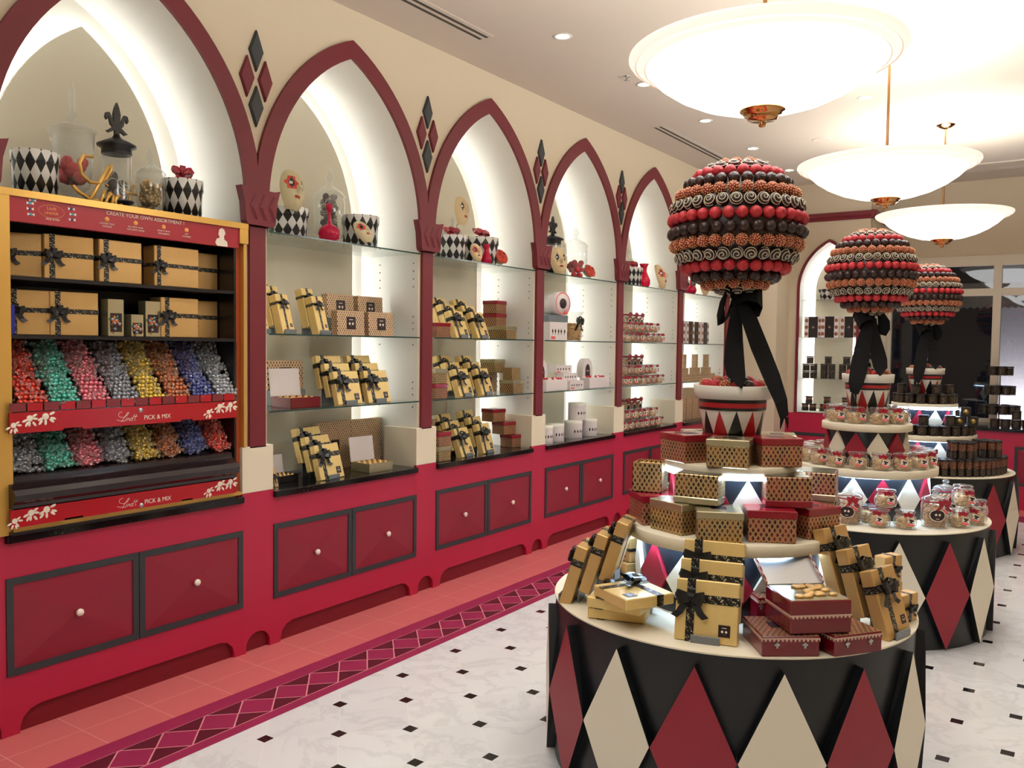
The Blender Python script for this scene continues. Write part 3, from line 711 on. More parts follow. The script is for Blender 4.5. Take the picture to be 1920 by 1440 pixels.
def tin(w_=0.165, d_=0.165, h_=0.112, body=tinpat, lid=silverm, lh=0.026, inv=False, opened=False):
    def f():
        t = thing('tin_box'); a, b = w_ / 2, d_ / 2
        if opened:
            g = G()
            for q in ((-a, a, -b, -b + 0.002), (-a, a, b - 0.002, b), (-a, -a + 0.002, -b, b), (a - 0.002, a, -b, b)): g.box(*q, 0, h_)
            g.box(-a, a, -b, b, 0, 0.003); obj('body', g, body, t)
            g = G(); q = random.Random(3)
            for i in range(5):
                for j in range(5): g.ball(((i - 2) * a * 0.37, (j - 2) * b * 0.37, h_ - 0.022), 0.015, 8, 5, 0)
            obj('wrapped_chocolates', g, goldk, t, kind='stuff')
        else: obj('body', G().rbox(-a, a, -b, b, 0 if not inv else lh * 0.4, h_ - (0 if inv else lh * 0.4), 0.003), body, t)
        if lid is not None:
            zz = (0, lh) if inv else (h_ - lh, h_ + 0.003)
            obj('lid', G().rbox(-a - 0.003, a + 0.003, -b - 0.003, b + 0.003, *zz, 0.003), lid, t)
            if not inv: obj('label', G().box(-a * 0.35, a * 0.35, -b * 0.35, b * 0.35, h_ + 0.003, h_ + 0.0036), labelb, t)
        if inv: obj('glass_base', G().box(-a * 0.93, a * 0.93, -b * 0.93, b * 0.93, h_, h_ + 0.0015), mat('dark foil base', C(70, 66, 56), 0.12, 0.9), t)
        return t
    return f
def flattin(w_=0.185, d_=0.2, h_=0.066, top=True, tall=False):
    def f():
        t = thing('maroon_tin'); a, b = w_ / 2, d_ / 2
        obj('body', G().rbox(-a, a, -b, b, 0, h_ if not tall else h_, 0.003), maroon, t)
        zb = h_ - 0.012 if not tall else h_ * 0.52
        g = G(); e = 0.0008
        for q in ((-a - e, a + e, -b - e, -b), (-a - e, a + e, b, b + e), (-a - e, -a, -b, b), (a, a + e, -b, b)): g.box(*q, zb - 0.006, zb + 0.006)
        obj('zigzag_band', g, zigband, t)
        if top and not tall:
            obj('patterned_top', G().box(-a + 0.002, a - 0.002, -b + 0.002, b - 0.002, h_, h_ + 0.001), tinred, t)
            obj('label', G().box(-a * 0.4, a * 0.4, -b * 0.2, b * 0.35, h_ + 0.001, h_ + 0.0016), labelb, t)
            g = G()
            for x in (-0.045, 0.045): g.box(x - 0.008, x + 0.008, -b - 0.004, -b, h_ - 0.03, h_ - 0.024); g.box(x - 0.003, x + 0.003, -b - 0.004, -b, h_ - 0.038, h_ - 0.02)
            obj('clasp', g, steel, t)
        return t
    return f
def carton(w_=0.225, h_=0.148, t_=0.05, m=cartonpat, lab=0.075, lm=None):
    def f():
        t = thing('carton'); obj('box', G().rbox(-w_ / 2, w_ / 2, 0, t_, 0, h_, 0.002), m, t)
        if lab: crest(t, 0, h_ * 0.5, -0.0006, lab, lm)
        return t
    return f
def openbox(body, inner):
    def f():
        t = thing('open_box'); a, b, h = 0.10, 0.08, 0.055; g = G()
        for q in ((-a, a, -b, -b + 0.003), (-a, a, b - 0.003, b), (-a, -a + 0.003, -b, b), (a - 0.003, a, -b, b)): g.box(*q, 0, h)
        g.box(-a, a, -b, b, 0, 0.003); obj('tray', g, body, t)
        obj('lining', G().box(-a + 0.004, a - 0.004, -b + 0.004, b - 0.004, 0.003, h - 0.012), inner, t)
        g = G(); T_ = Matrix.Translation((0, b, h)) @ Matrix.Rotation(R(-8), 4, 'X'); g.rbox(-a, a, 0, 0.006, 0, 0.15, 0.001, 0, T_)
        obj('raised_lid', g, cartonw, t)
        g = G()
        for i in range(4):
            for j in range(3): g.ball((-0.066 + i * 0.044, -0.048 + j * 0.048, h - 0.008), 0.014, 8, 5)
        obj('wrapped_chocolates', g, goldk, t, kind='stuff'); return t
    return f
def popcorn(r, h, n, s, seed=1, m=0):
    g = G(); q = random.Random(seed)
    for i in range(n):
        a = q.random() * 2 * PI; z = q.random(); rr_ = r * (0.9 if z < 0.85 else q.random())
        g.ball((rr_ * math.cos(a), rr_ * math.sin(a), s + z * (h - s)), s * q.uniform(0.8, 1.2), 6, 4, m, (1, q.uniform(.7, 1), q.uniform(.7, 1)))
    g.lathe([(0.0001, 0.004), (r * 0.85, 0.004), (r * 0.88, h * 0.9), (0.0001, h * 0.92)], 12, m)
    return g
def tagcard(sz=0.034):
    g = G(); g.box(-sz / 2, sz / 2, -0.001, 0, -sz * 0.62, sz * 0.5, 0); g.box(-sz * .36, sz * .36, -0.0016, -0.001, -sz * .2, sz * .38, 1)
    g.box(-sz / 2, sz / 2, -0.0016, -0.001, -sz * 0.6, -sz * .3, 2)
    for sx in (-1, 1): g.add([(sx * .009 - .005, -0.0018, 0), (sx * .009, -0.0018, -.005), (sx * .009 + .005, -0.0018, 0), (sx * .009, -0.0018, .005)], [(0, 1, 2, 3)], 0)
    return g
def jar(seed=1, cont=None, bw=True):
    def f():
        t = thing('glass_jar')
        obj('body', G().lathe([(0.0001, 0.001), (0.042, 0.001), (0.054, 0.008), (0.060, 0.026), (0.0605, 0.045), (0.056, 0.062), (0.047, 0.072), (0.046, 0.080), (0.050, 0.083)], 24), glass, t)
        obj('seal', G().lathe([(0.050, 0.0845), (0.0525, 0.085), (0.0525, 0.0872), (0.050, 0.088)], 20), maroonlid, t)
        obj('lid', G().lathe([(0.0525, 0.088), (0.054, 0.092), (0.050, 0.100), (0.03, 0.103), (0.0001, 0.103)], 20), glass, t)
        obj('sweets', popcorn(0.046, 0.066, 56, 0.0085, seed), cont or popm, t, kind='stuff')
        if bw:
            obj('bow', bow(0.72, tail=False, seed=seed), ribbonr, t, (0.012, -0.050, 0.082))
            obj('tag', tagcard(), [labelw, labelb, labelp], t, (0.026, -0.060, 0.046), (R(-14), R(14), 0))
        return t
    return f
def bigjar():
    t = thing('glass_canister')
    obj('body', G().lathe([(0.0001, 0.001), (0.060, 0.001), (0.068, 0.008), (0.070, 0.03), (0.070, 0.125), (0.064, 0.138), (0.064, 0.150)], 28), glass, t)
    obj('sweets', popcorn(0.056, 0.118, 150, 0.0095, 5), nutm, t, kind='stuff')
    obj('lid', G().lathe([(0.070, 0.150), (0.070, 0.154), (0.060, 0.166), (0.030, 0.176), (0.014, 0.180), (0.012, 0.188), (0.018, 0.194), (0.020, 0.202), (0.012, 0.209), (0.0001, 0.210)], 24), glass, t)
    g = G().lathe([(0.066, 0.141), (0.0675, 0.142), (0.0675, 0.148), (0.066, 0.149)], 24); obj('ribbon', g, ribbonr, t)
    obj('bow', bow(0.95), ribbonr, t, (0.03, -0.064, 0.145)); obj('tag', tagcard(0.04), [labelw, labelb, labelp], t, (0.045, -0.060, 0.112), (R(-8), R(35), R(30)))
    for rr_, m_, nm in ((1.0, labelw, 'label_border'), (0.9, labelb, 'label')):
        g = G(); n = 28; v = [(0, 0, 0)]; v = []
        for i in range(n):
            a = 2 * PI * i / n; x = 0.042 * rr_ * math.cos(a); z = 0.033 * rr_ * math.sin(a); R_ = 0.0708 + (0 if rr_ == 1 else 0.0004)
            v.append((R_ * math.sin(x / 0.07), -R_ * math.cos(x / 0.07), 0.075 + z))
        rows = []
        F = [tuple(range(n))]
        # fan strips so the oval follows the cylinder
        g2 = G(); 
        for i in range(n // 2):
            a0, a1 = -PI / 2 + PI * i / (n // 2), -PI / 2 + PI * (i + 1) / (n // 2)
            q = []
            for a, s in ((a0, -1), (a0, 1), (a1, 1), (a1, -1)): q.append((s * 0.042 * rr_ * math.cos(a), 0.033 * rr_ * math.sin(a)))
            m = 8
            for j in range(m):
                def L_(A, B, u): return (A[0] + (B[0] - A[0]) * u, A[1])
                c4 = [L_(q[0], q[1], j / m), L_(q[0], q[1], (j + 1) / m), L_(q[3], q[2], (j + 1) / m), L_(q[3], q[2], j / m)]
                g2.add([(R_ * math.sin(x / 0.07), -R_ * math.cos(x / 0.07), 0.075 + z) for x, z in c4], [(0, 1, 2, 3)], 0, True)
        o = obj(nm, g2, m_, t)
        if nm == 'label':
            g = G()
            for sx in (-1, 1):
                x = sx * 0.009; p = [(x - .007, .004), (x, -.004), (x + .007, .004), (x, .012)]
                g.add([(0.0717 * math.sin(a / .07), -0.0717 * math.cos(a / .07), 0.075 + b) for a, b in p], [(0, 1, 2, 3)])
            g.box(-0.008, 0.008, -0.0722, -0.0716, 0.055, 0.058)
            obj('crest', g, labelw, o)
    return t
def tub(ball=True):
    def f():
        t = thing('sweets_tub')
        obj('body', G().lathe([(0.0001, 0), (0.025, 0), (0.027, 0.003), (0.027, 0.052)], 16), plastic, t)
        if ball:
            g = G()
            for j, z in ((0, 0.034), (1, 0.046)):
                for i in range(9):
                    a = 2 * PI * (i + j * .5) / 9; g.ball((0.0195 * math.cos(a), 0.0195 * math.sin(a), z), 0.0066, 6, 5)
            obj('chocolates', g, choc, t, kind='stuff')
            obj('label', G().lathe([(0.0275, 0.002), (0.0275, 0.028)], 16), tublabel, t)
        else: obj('label', G().lathe([(0.0275, 0.002), (0.0275, 0.048)], 16), tublabel, t)
        obj('lid', G().lathe([(0.029, 0.050), (0.0295, 0.057), (0.028, 0.059), (0.0001, 0.059)], 16), darktub, t)
        return t
    return f
def talltub():
    t = thing('sweets_tub')
    obj('body', G().lathe([(0.0001, 0), (0.025, 0), (0.027, 0.003), (0.027, 0.122)], 16), plastic, t)
    g = G()
    for j in range(5):
        for i in range(9):
            a = 2 * PI * (i + j * .5) / 9; g.ball((0.0190 * math.cos(a), 0.0190 * math.sin(a), 0.066 + j * 0.0122), 0.0072, 6, 5)
    obj('chocolates', g, choc, t, kind='stuff'); obj('label', G().lathe([(0.0275, 0.002), (0.0275, 0.058)], 16), tublabel, t)
    obj('lid', G().lathe([(0.029, 0.121), (0.0295, 0.130), (0.028, 0.132), (0.0001, 0.132)], 16), darktub, t)
    return t
def hatbox(r=0.088, h=0.15, tp=1.0, bw=False):
    def f():
        t = thing('hat_box'); n = 40
        obj('body', G().lathe([(0.0001, 0), (r * 0.9 * tp, 0), (r * 0.96, h - 0.02)], n), hatpat, t)
        obj('lid', G().lathe([(r, h - 0.036), (r * 1.01, h), (r * 0.99, h + 0.002), (0.0001, h + 0.002)], n), hatpat, t)
        if bw: obj('bow', bow(1.4, seed=4), ribbonr, t, (0, 0, h + 0.018), (R(-50), 0, 0))
        return t
    return f
def maskobj(base, patch, lipm=lips, both=False, n=26):
    def f():
        t = thing('carnival_mask'); g = G(); v = []; w_, h_ = 0.075, 0.105
        def pt(u, q):
            fx = math.sqrt(max(0, 1 - (q * 0.92) ** 2)) * (1 - 0.12 * max(0, -q)); x = w_ * u * fx; z = h_ * q
            rr_ = math.sqrt(max(0, 1 - u * u * 0.92)) * math.sqrt(max(0, 1 - (q * 0.9) ** 2))
            d = 0.062 * rr_
            d += 0.028 * math.exp(-(u / 0.13) ** 2) * max(0, 1 - abs((q + 0.02) / 0.30)) * (1.3 if q < 0 else 1)
            d += 0.007 * math.exp(-(u / 0.3) ** 2 - ((q + 0.46) / 0.10) ** 2) + 0.006 * math.exp(-(u / 0.2) ** 2 - ((q + 0.75) / 0.12) ** 2)
            d -= 0.010 * math.exp(-((abs(u) - 0.42) / 0.2) ** 2 - ((q - 0.18) / 0.13) ** 2)
            return (x, -d, z)
        U = [-1 + 2 * i / n for i in range(n + 1)]; Q = [-1 + 2 * j / (n + 4) for j in range(n + 5)]
        v = [pt(u, q) for q in Q for u in U]; F = []; M = []
        for j in range(n + 4):
            for i in range(n):
                u = (U[i] + U[i + 1]) / 2; q = (Q[j] + Q[j + 1]) / 2; F.append((j * (n + 1) + i, j * (n + 1) + i + 1, (j + 1) * (n + 1) + i + 1, (j + 1) * (n + 1) + i))
                m = 0
                for s in ((-1, 1) if both else (-1,)):
                    du, dq = u - s * 0.42, q - 0.2
                    if patch is not None and (du / 0.36) ** 2 + (dq / 0.36) ** 2 < 1 + 0.25 * math.cos(6 * math.atan2(dq, du)): m = 1
                    if abs(du) / 0.22 + abs(dq) / 0.34 < 1: m = 2
                    if (du / 0.11) ** 2 + (dq / 0.07) ** 2 < 1: m = 4
                if not both:
                    du, dq = u - 0.42, q - 0.2
                    if abs(du) / 0.05 + abs(dq) / 0.3 < 1: m = 2
                    if (du / 0.12) ** 2 + (dq / 0.07) ** 2 < 1: m = 4
                if (u / 0.26) ** 2 + ((q + 0.46) / 0.075) ** 2 < 1: m = 3
                M.append(m)
        o = len(F); keep = [i for i in range(o) if M[i] != 4]
        g.add(v, [F[i] for i in keep], [M[i] for i in keep], True)
        obj('face', g, [base, patch or base, maskblk, lipm], t)
        obj('stand', G().tube([(0, 0.03, -0.10), (0, 0.005, -0.06), (0, -0.01, 0.0)], 0.002, 6), blackmet, t)
        return t
    return f
def apoth(kind='clear', fill=None, r=0.075, h=0.30):
    def f():
        t = thing('apothecary_jar')
        if kind == 'urn':
            obj('body', G().lathe([(0.0001, 0.001), (0.05, 0.001), (0.052, 0.006), (0.018, 0.014), (0.012, 0.03), (0.017, 0.044), (0.012, 0.055), (0.04, 0.066), (0.062, 0.085), (0.072, 0.15), (0.082, 0.285), (0.086, 0.29)], 32), glass, t)
            obj('lid', G().lathe([(0.09, 0.292), (0.092, 0.297), (0.07, 0.312), (0.03, 0.326), (0.014, 0.332), (0.010, 0.342), (0.018, 0.352), (0.017, 0.362), (0.009, 0.372), (0.008, 0.385), (0.014, 0.41), (0.010, 0.45), (0.002, 0.475), (0.0001, 0.476)], 28), glass, t)
            zf, rf, nf, sf = 0.088, 0.058, 26, 0.022
        elif kind == 'black':
            obj('foot', G().lathe([(0.0001, 0), (0.062, 0.0), (0.064, 0.008), (0.03, 0.02), (0.024, 0.032), (0.055, 0.042), (0.072, 0.05), (0.072, 0.056), (0.0001, 0.056)], 28), blackmet, t)
            obj('body', G().lathe([(0.064, 0.056), (0.064, 0.25)], 28), glass, t)
            obj('lid', G().lathe([(0.066, 0.238), (0.066, 0.262), (0.084, 0.268), (0.086, 0.276), (0.05, 0.292), (0.02, 0.304), (0.012, 0.318), (0.0001, 0.32)], 28), blackmet, t)
            fl = [(0, .15), (.012, .125), (.020, .095), (.016, .06), (.02, .05), (.03, .075), (.042, .098), (.06, .095), (.066, .075), (.058, .062), (.052, .08), (.044, .072), (.036, .045), (.024, .035), (.045, .02), (.06, .012), (.045, .005), (.02, .018), (.013, .02), (.012, -.01)]
            pl = [(x, z) for x, z in fl] + [(-x, z) for x, z in reversed(fl[1:])]
            obj('finial', G().prism([(x * 0.85, 0.315 + z * 0.85) for x, z in pl], -0.008, 0.008, 'y'), blackmet, t)
            zf, rf, nf, sf = 0.057, 0.045, 7, 0.026
        else:
            obj('body', G().lathe([(0.0001, 0.001), (r * .7, 0.001), (r * .72, 0.008), (r * .3, 0.02), (r * .3, 0.03), (r * .8, 0.045), (r * .95, 0.07), (r, h * .55), (r * .95, h * .62)], 28), glass, t)
            obj('lid', G().lathe([(r * 1.02, h * .62), (r * 1.03, h * .64), (r * .8, h * .70), (r * .35, h * .76), (r * .18, h * .79), (r * .16, h * .83), (r * .28, h * .87), (r * .22, h * .92), (r * .1, h * .97), (0.0001, h)], 24), glass, t)
            zf, rf, nf, sf = 0.05, r * 0.72, 24, 0.02
        if fill is not None:
            g = G(); q = random.Random(9)
            if fill == 'swirl':
                for i in range(nf):
                    a = i * 2.4; z = zf + sf + (i // 3) * sf * 1.3; T_ = Matrix.Translation((rf * .5 * math.cos(a), rf * .5 * math.sin(a), z)) @ Matrix.Rotation(q.uniform(0, 6), 4, 'Z') @ Matrix.Rotation(q.uniform(0.6, 1.6), 4, 'X') @ Matrix.Scale(sf / 0.0235, 4)
                    g.merge(TRF['swirl'], T_)
                obj('chocolates', g, [chocd, whitec], t, kind='stuff')
            else:
                s = 0.010 if fill is goldball else sf; n_ = 160 if fill is goldball else nf
                top = zf + (0.085 if fill is goldball else 0.075)
                for i in range(n_):
                    a = q.random() * 2 * PI; rr_ = (rf - s * .6) * math.sqrt(q.uniform(0.3, 1)); g.ball((rr_ * math.cos(a), rr_ * math.sin(a), zf + s + q.random() * (top - zf)), s, 8, 6)
                obj('sweets', g, fill, t, kind='stuff')
        return t
    return f
def flask():
    t = thing('red_bottle')
    obj('body', G().lathe([(0.0001, 0.0), (0.035, 0.001), (0.055, 0.018), (0.063, 0.045), (0.055, 0.075), (0.03, 0.094), (0.010, 0.104), (0.008, 0.17)], 28), redglass, t)
    obj('stopper', G().lathe([(0.008, 0.171), (0.012, 0.178), (0.020, 0.195), (0.018, 0.212), (0.0001, 0.222)], 20), redglass, t); return t
def vase():
    t = thing('red_vase')
    obj('body', G().lathe([(0.0001, 0), (0.035, 0.0), (0.045, 0.02), (0.046, 0.05), (0.03, 0.085), (0.020, 0.11), (0.022, 0.14), (0.034, 0.165), (0.032, 0.166), (0.018, 0.135)], 28), redglass, t); return t
def flower():
    t = thing('paper_flower')
    for r_, n_, z_, tilt in ((0.05, 6, 0.04, 65), (0.036, 5, 0.048, 40), (0.02, 4, 0.055, 20)):
        g = G()
        for i in range(n_):
            T_ = Matrix.Rotation(2 * PI * i / n_ + r_ * 40, 4, 'Z') @ Matrix.Translation((r_ * .6, 0, z_)) @ Matrix.Rotation(R(90 - tilt), 4, 'Y')
            g.ball((0, 0, 0), r_ * .62, 10, 7, 0, (0.9, 1, 0.16), T_)
        obj('petals', g, maskred, t)
    obj('base', G().lathe([(0.0001, 0), (0.045, 0), (0.04, 0.02), (0.02, 0.04), (0.0001, 0.04)], 16), skin, t); return t

# truffle kinds, outward along +z
def tr_swirl():
    g = G().ball((0, 0, 0), 0.0225, 12, 8, 0, (1, 1, 0.92)); pts = []
    for i in range(54):
        u = i / 53; th = 0.12 + u * 1.45; a = u * 2 * PI * 2.6; pts.append((0.0228 * math.sin(th) * math.cos(a), 0.0228 * math.sin(th) * math.sin(a), 0.0215 * math.cos(th)))
    return g.tube(pts, 0.00165, 5, 1)
def tr_red(): return G().ball((0, 0, 0), 0.0228, 14, 10, 0)
def tr_dark():
    g = G().ball((0, 0, 0), 0.0222, 14, 10, 0, (1, 1, 0.95)); pts = []
    for i in range(26):
        u = i / 25; th = 0.1 + u * 0.9; a = u * 2 * PI * 1.3; pts.append((0.0222 * math.sin(th) * math.cos(a), 0.0222 * math.sin(th) * math.sin(a), 0.021 * math.cos(th)))
    return g.tube(pts, 0.0013, 4, 0)
def tr_nut():
    g = G().ball((0, 0, 0), 0.0208, 12, 8, 0); n = 64
    for i in range(n):
        z = 1 - 2 * (i + .5) / n; a = i * 2.39996; r_ = math.sqrt(1 - z * z); c = (0.0212 * r_ * math.cos(a), 0.0212 * r_ * math.sin(a), 0.0212 * z)
        g.ball(c, 0.0031, 5, 4, 1)
    return g
TRF = {'swirl': tr_swirl(), 'red': tr_red(), 'dark': tr_dark(), 'nut': tr_nut()}
TRM = {'swirl': [chocd, whitec], 'red': [redball], 'dark': [chocd], 'nut': [nutball, nutbit]}
TRL = {'swirl': 'dark truffle with a white spiral', 'red': 'round red truffle', 'dark': 'dark brown truffle', 'nut': 'truffle covered in orange nut pieces'}
TRMESH = {k: TRF[k].mesh('truffle', TRM[k]) for k in TRF}
ROWS = ['nut', 'swirl', 'red', 'dark', 'nut', 'swirl', 'red', 'dark', 'nut', 'swirl', 'red', 'dark', 'nut', 'swirl']
def _pot(h, b, nt):
    x, y, z, v = h.coord()
    a = h.m('MULTIPLY', h.m('ADD', h.m('ARCTAN2', y, x), 0.3), 12 / (2 * PI)); zz = h.m('ABSOLUTE', h.m('DIVIDE', h.m('SUBTRACT', z, 0.105), 0.185))
    fu = h.m('ABSOLUTE', h.m('SUBTRACT', h.m('FRACT', a), 0.5)); f = h.m('LESS_THAN', h.m('ADD', fu, zz), 0.5)
    par = h.m('GREATER_THAN', h.m('FRACT', h.m('MULTIPLY', h.m('FLOOR', a), 0.5)), 0.25)
    nt.links.new(h.mix(f, C(222, 216, 204), h.mix(par, C(20, 20, 20), C(176, 22, 30))), b.inputs['Base Color'])
potm = mat('harlequin pot paint', C(222, 216, 204), 0.35, fn=_pot)
def _pole(h, b, nt):
    x, y, z, v = h.coord()
    f = h.m('GREATER_THAN', h.m('FRACT', h.m('ADD', h.m('DIVIDE', z, 0.05), h.m('DIVIDE', h.m('ARCTAN2', y, x), 2 * PI))), 0.5)
    nt.links.new(h.mix(f, C(226, 222, 212), C(16, 16, 16)), b.inputs['Base Color'])
polem = mat('barber stripe', C(226, 222, 212), 0.35, fn=_pole)
def topiary(i, cx, cy, z0, where, mir):
    t = thing('chocolate_topiary', '%s chocolate ball tree in a harlequin pot, on the %s' % (('largest, nearest', 'middle', 'smallest, farthest')[i], where), 'topiary', (cx, cy, z0), 0, 'chocolate ball trees')
    p = obj('pot', G().lathe([(0.0001, 0), (0.094, 0), (0.125, 0.202), (0.125, 0.205), (0.0001, 0.205)], 40, 0), potm, t)
    obj('band', G().lathe([(0.1245, 0.197), (0.1275, 0.198), (0.1285, 0.208), (0.1285, 0.226), (0.129, 0.238), (0.1285, 0.240)], 40, [1, 1, 0, 1, 1]), [mat('band red', C(176, 24, 34), 0.35), blackp], p, label='red band between two black lines')
    obj('rim', G().lathe([(0.128, 0.240), (0.145, 0.240), (0.149, 0.289), (0.147, 0.291), (0.137, 0.291), (0.134, 0.27), (0.0001, 0.27)], 40), whitep, p, label='plain white rim')
    obj('pole', G().lathe([(0.016, 0.265), (0.016, 0.70)], 16), polem, t)
    zc = 0.90; Rb = 0.245
    obj('ball_core', G().ball((0, 0, zc), 0.236, 32, 20), chocd, t)
    alls = []
    view = Vector((3.5652 - cx, -cy, 1.6 - (z0 + zc))).normalized()
    for j, kd in enumerate(ROWS):
        lat = R(75 - j * 11.54); n = max(4, round(2 * PI * Rb * math.cos(lat) / 0.0478)); off = rnd.random()
        for q in range(n):
            a = 2 * PI * (q + off) / n; d = Vector((math.cos(lat) * math.cos(a), math.cos(lat) * math.sin(a), math.sin(lat)))
            rot = d.to_track_quat('Z', 'Y').to_matrix().to_4x4() @ Matrix.Rotation(rnd.uniform(0, 6.28), 4, 'Z')
            alls.append((d.dot(view), kd, Matrix.Translation(Vector((0, 0, zc)) + d * (Rb + rnd.uniform(-0.002, 0.002))) @ rot))
    alls.sort(key=lambda q: -q[0])
    for dd, kd, M_ in alls[:100]:
        o = obj('truffle', TRMESH[kd], None, t); o.matrix_local = M_; o['label'] = TRL[kd]
    g = G(); mo = {'swirl': 0, 'red': 2, 'dark': 0, 'nut': 3}
    for dd, kd, M_ in alls[100:]: g.merge(TRF[kd], M_, mo[kd])
    obj('truffles', g, [chocd, whitec, redball, nutball, nutbit], t, kind='stuff')
    # satin bow with long tails under the ball, hanging in the plane that faces the room
    g = G(); s = -1 if mir else 1; ww = 0.036
    def P3(x, z, y=0): return (s * x, y, z)
    g.strip([P3(0, .655, -.02), P3(-.035, .665, -.045), P3(-.058, .625, -.06), P3(-.066, .575, -.05), P3(-.055, .535, -.02), P3(-.03, .545, 0), P3(-.012, .59, .0), P3(0, .64, -.01)], Vector((s * 0.022, 0.034, 0.016)), 0.0015)
    g.strip([P3(0.0, .645, -.02), P3(.03, .66, -.045), P3(.07, .65, -.06), P3(.092, .63, -.05), P3(.09, .60, -.02), P3(.06, .585, 0), P3(.02, .61, .0), P3(0, .635, -.01)], Vector((s * 0.008, 0.034, 0.042)), 0.0015)
    g.ball(P3(0, .64, -.02), 0.024, 10, 8, 0, (1, .8, 1.1))
    obj('bow', g, blackfab, t, (0, 0, 0), (0, 0, R(34.5)))
    L1 = [P3(0, .63, -.03), P3(-.008, .54, -.05), P3(-.016, .46, -.07), P3(-.022, .38, -.10), P3(-.02, .33, -.125), P3(-.006, .285, -.155)]
    L2 = [P3(.01, .62, -.035), P3(.04, .55, -.06), P3(.075, .44, -.09), P3(.11, .33, -.135), P3(.138, .24, -.165), P3(.15, .18, -.172)]
    wl = [Vector((s * w__, 0.004, 0.0)) for w__ in ((0.012, 0.026, 0.034, 0.040, 0.036, 0.003) if not mir else (0.012, 0.028, 0.040, 0.046, 0.040, 0.003))]
    wr = [Vector((s * w__, 0.004, 0.008)) for w__ in ((0.014, 0.030, 0.034, 0.032, 0.024, 0.016) if not mir else (0.016, 0.036, 0.046, 0.050, 0.042, 0.022))]
    obj('tail', G().strip(L1, wl, 0.0016), blackfab, t, (0, 0, 0), (0, 0, R(34.5)))
    g = G().strip(L2, wr, 0.0016)
    for e in (-1, 1): g.strip([P3(.15 + e * .007, .182, -.172), P3(.15 + e * .010, .165, -.172), P3(.15 + e * .014, .135, -.17)], [Vector((0.008, 0, 0)), Vector((0.006, 0, 0)), Vector((0.0008, 0, 0))], 0.0016)
    obj('tail', g, blackfab, t, (0, 0, 0), (0, 0, R(34.5)))
    # loose chocolates heaped in the pot are things of their own
    q = random.Random(i + 3)
    for j in range(22):
        lay = 0 if j < 15 else 1; n = (15, 7)[lay]; a = 2 * PI * (j + .3 * lay) / n + 0.2; rr_ = (0.105, 0.062)[lay]
        kd = q.choice(['red', 'nut', 'swirl', 'dark', 'red', 'nut'])
        o = bpy.data.objects.new('loose_truffle', TRMESH[kd]); COL.objects.link(o)
        o.location = (cx + rr_ * math.cos(a), cy + rr_ * math.sin(a), z0 + 0.292 + 0.012 * lay); o.rotation_euler = (q.uniform(-1, 1), q.uniform(-1, 1), q.uniform(0, 6))
        prop(o, '%s lying loose in the pot of the %s ball tree' % (TRL[kd], ('nearest', 'middle', 'farthest')[i]), 'chocolate', '%s loose in the %s pot' % (kd if kd != 'nut' else 'nut covered', ('nearest', 'middle', 'farthest')[i]))

# ---------------------------------------------------------------- harlequin display tables
ringm = mat('shelf light ring', (1, 1, 1), emit=(0.45, 0.68, 1.0), es=RING_E)
def kite(n, Rf, Rb_, z0, z1, mi=0):       # flat board tangent to the drum
    a = PI / n; hw = Rf * math.tan(a); zm = (z0 + z1) / 2; e = 0.001
    f = [(Rf, 0, z0), (Rf, hw - e, zm), (Rf, 0, z1), (Rf, -hw + e, zm)]; b = [(Rb_, 0, z0), (Rb_, (hw - e) * Rb_ / Rf, zm), (Rb_, 0, z1), (Rb_, (-hw + e) * Rb_ / Rf, zm)]
    return G().add(f + b, [(0, 1, 2, 3), (0, 4, 5, 1), (1, 5, 6, 2), (2, 6, 7, 3), (3, 7, 4, 0)], [0, 1, 1, 1, 1])
boardred = mat('board crimson', C(150, 18, 42), 0.42, var=(5, 0.08)); boardcream = mat('board cream', C(234, 224, 202), 0.45, var=(4, 0.04))
drumblack = mat('drum black', C(26, 30, 36), 0.32)
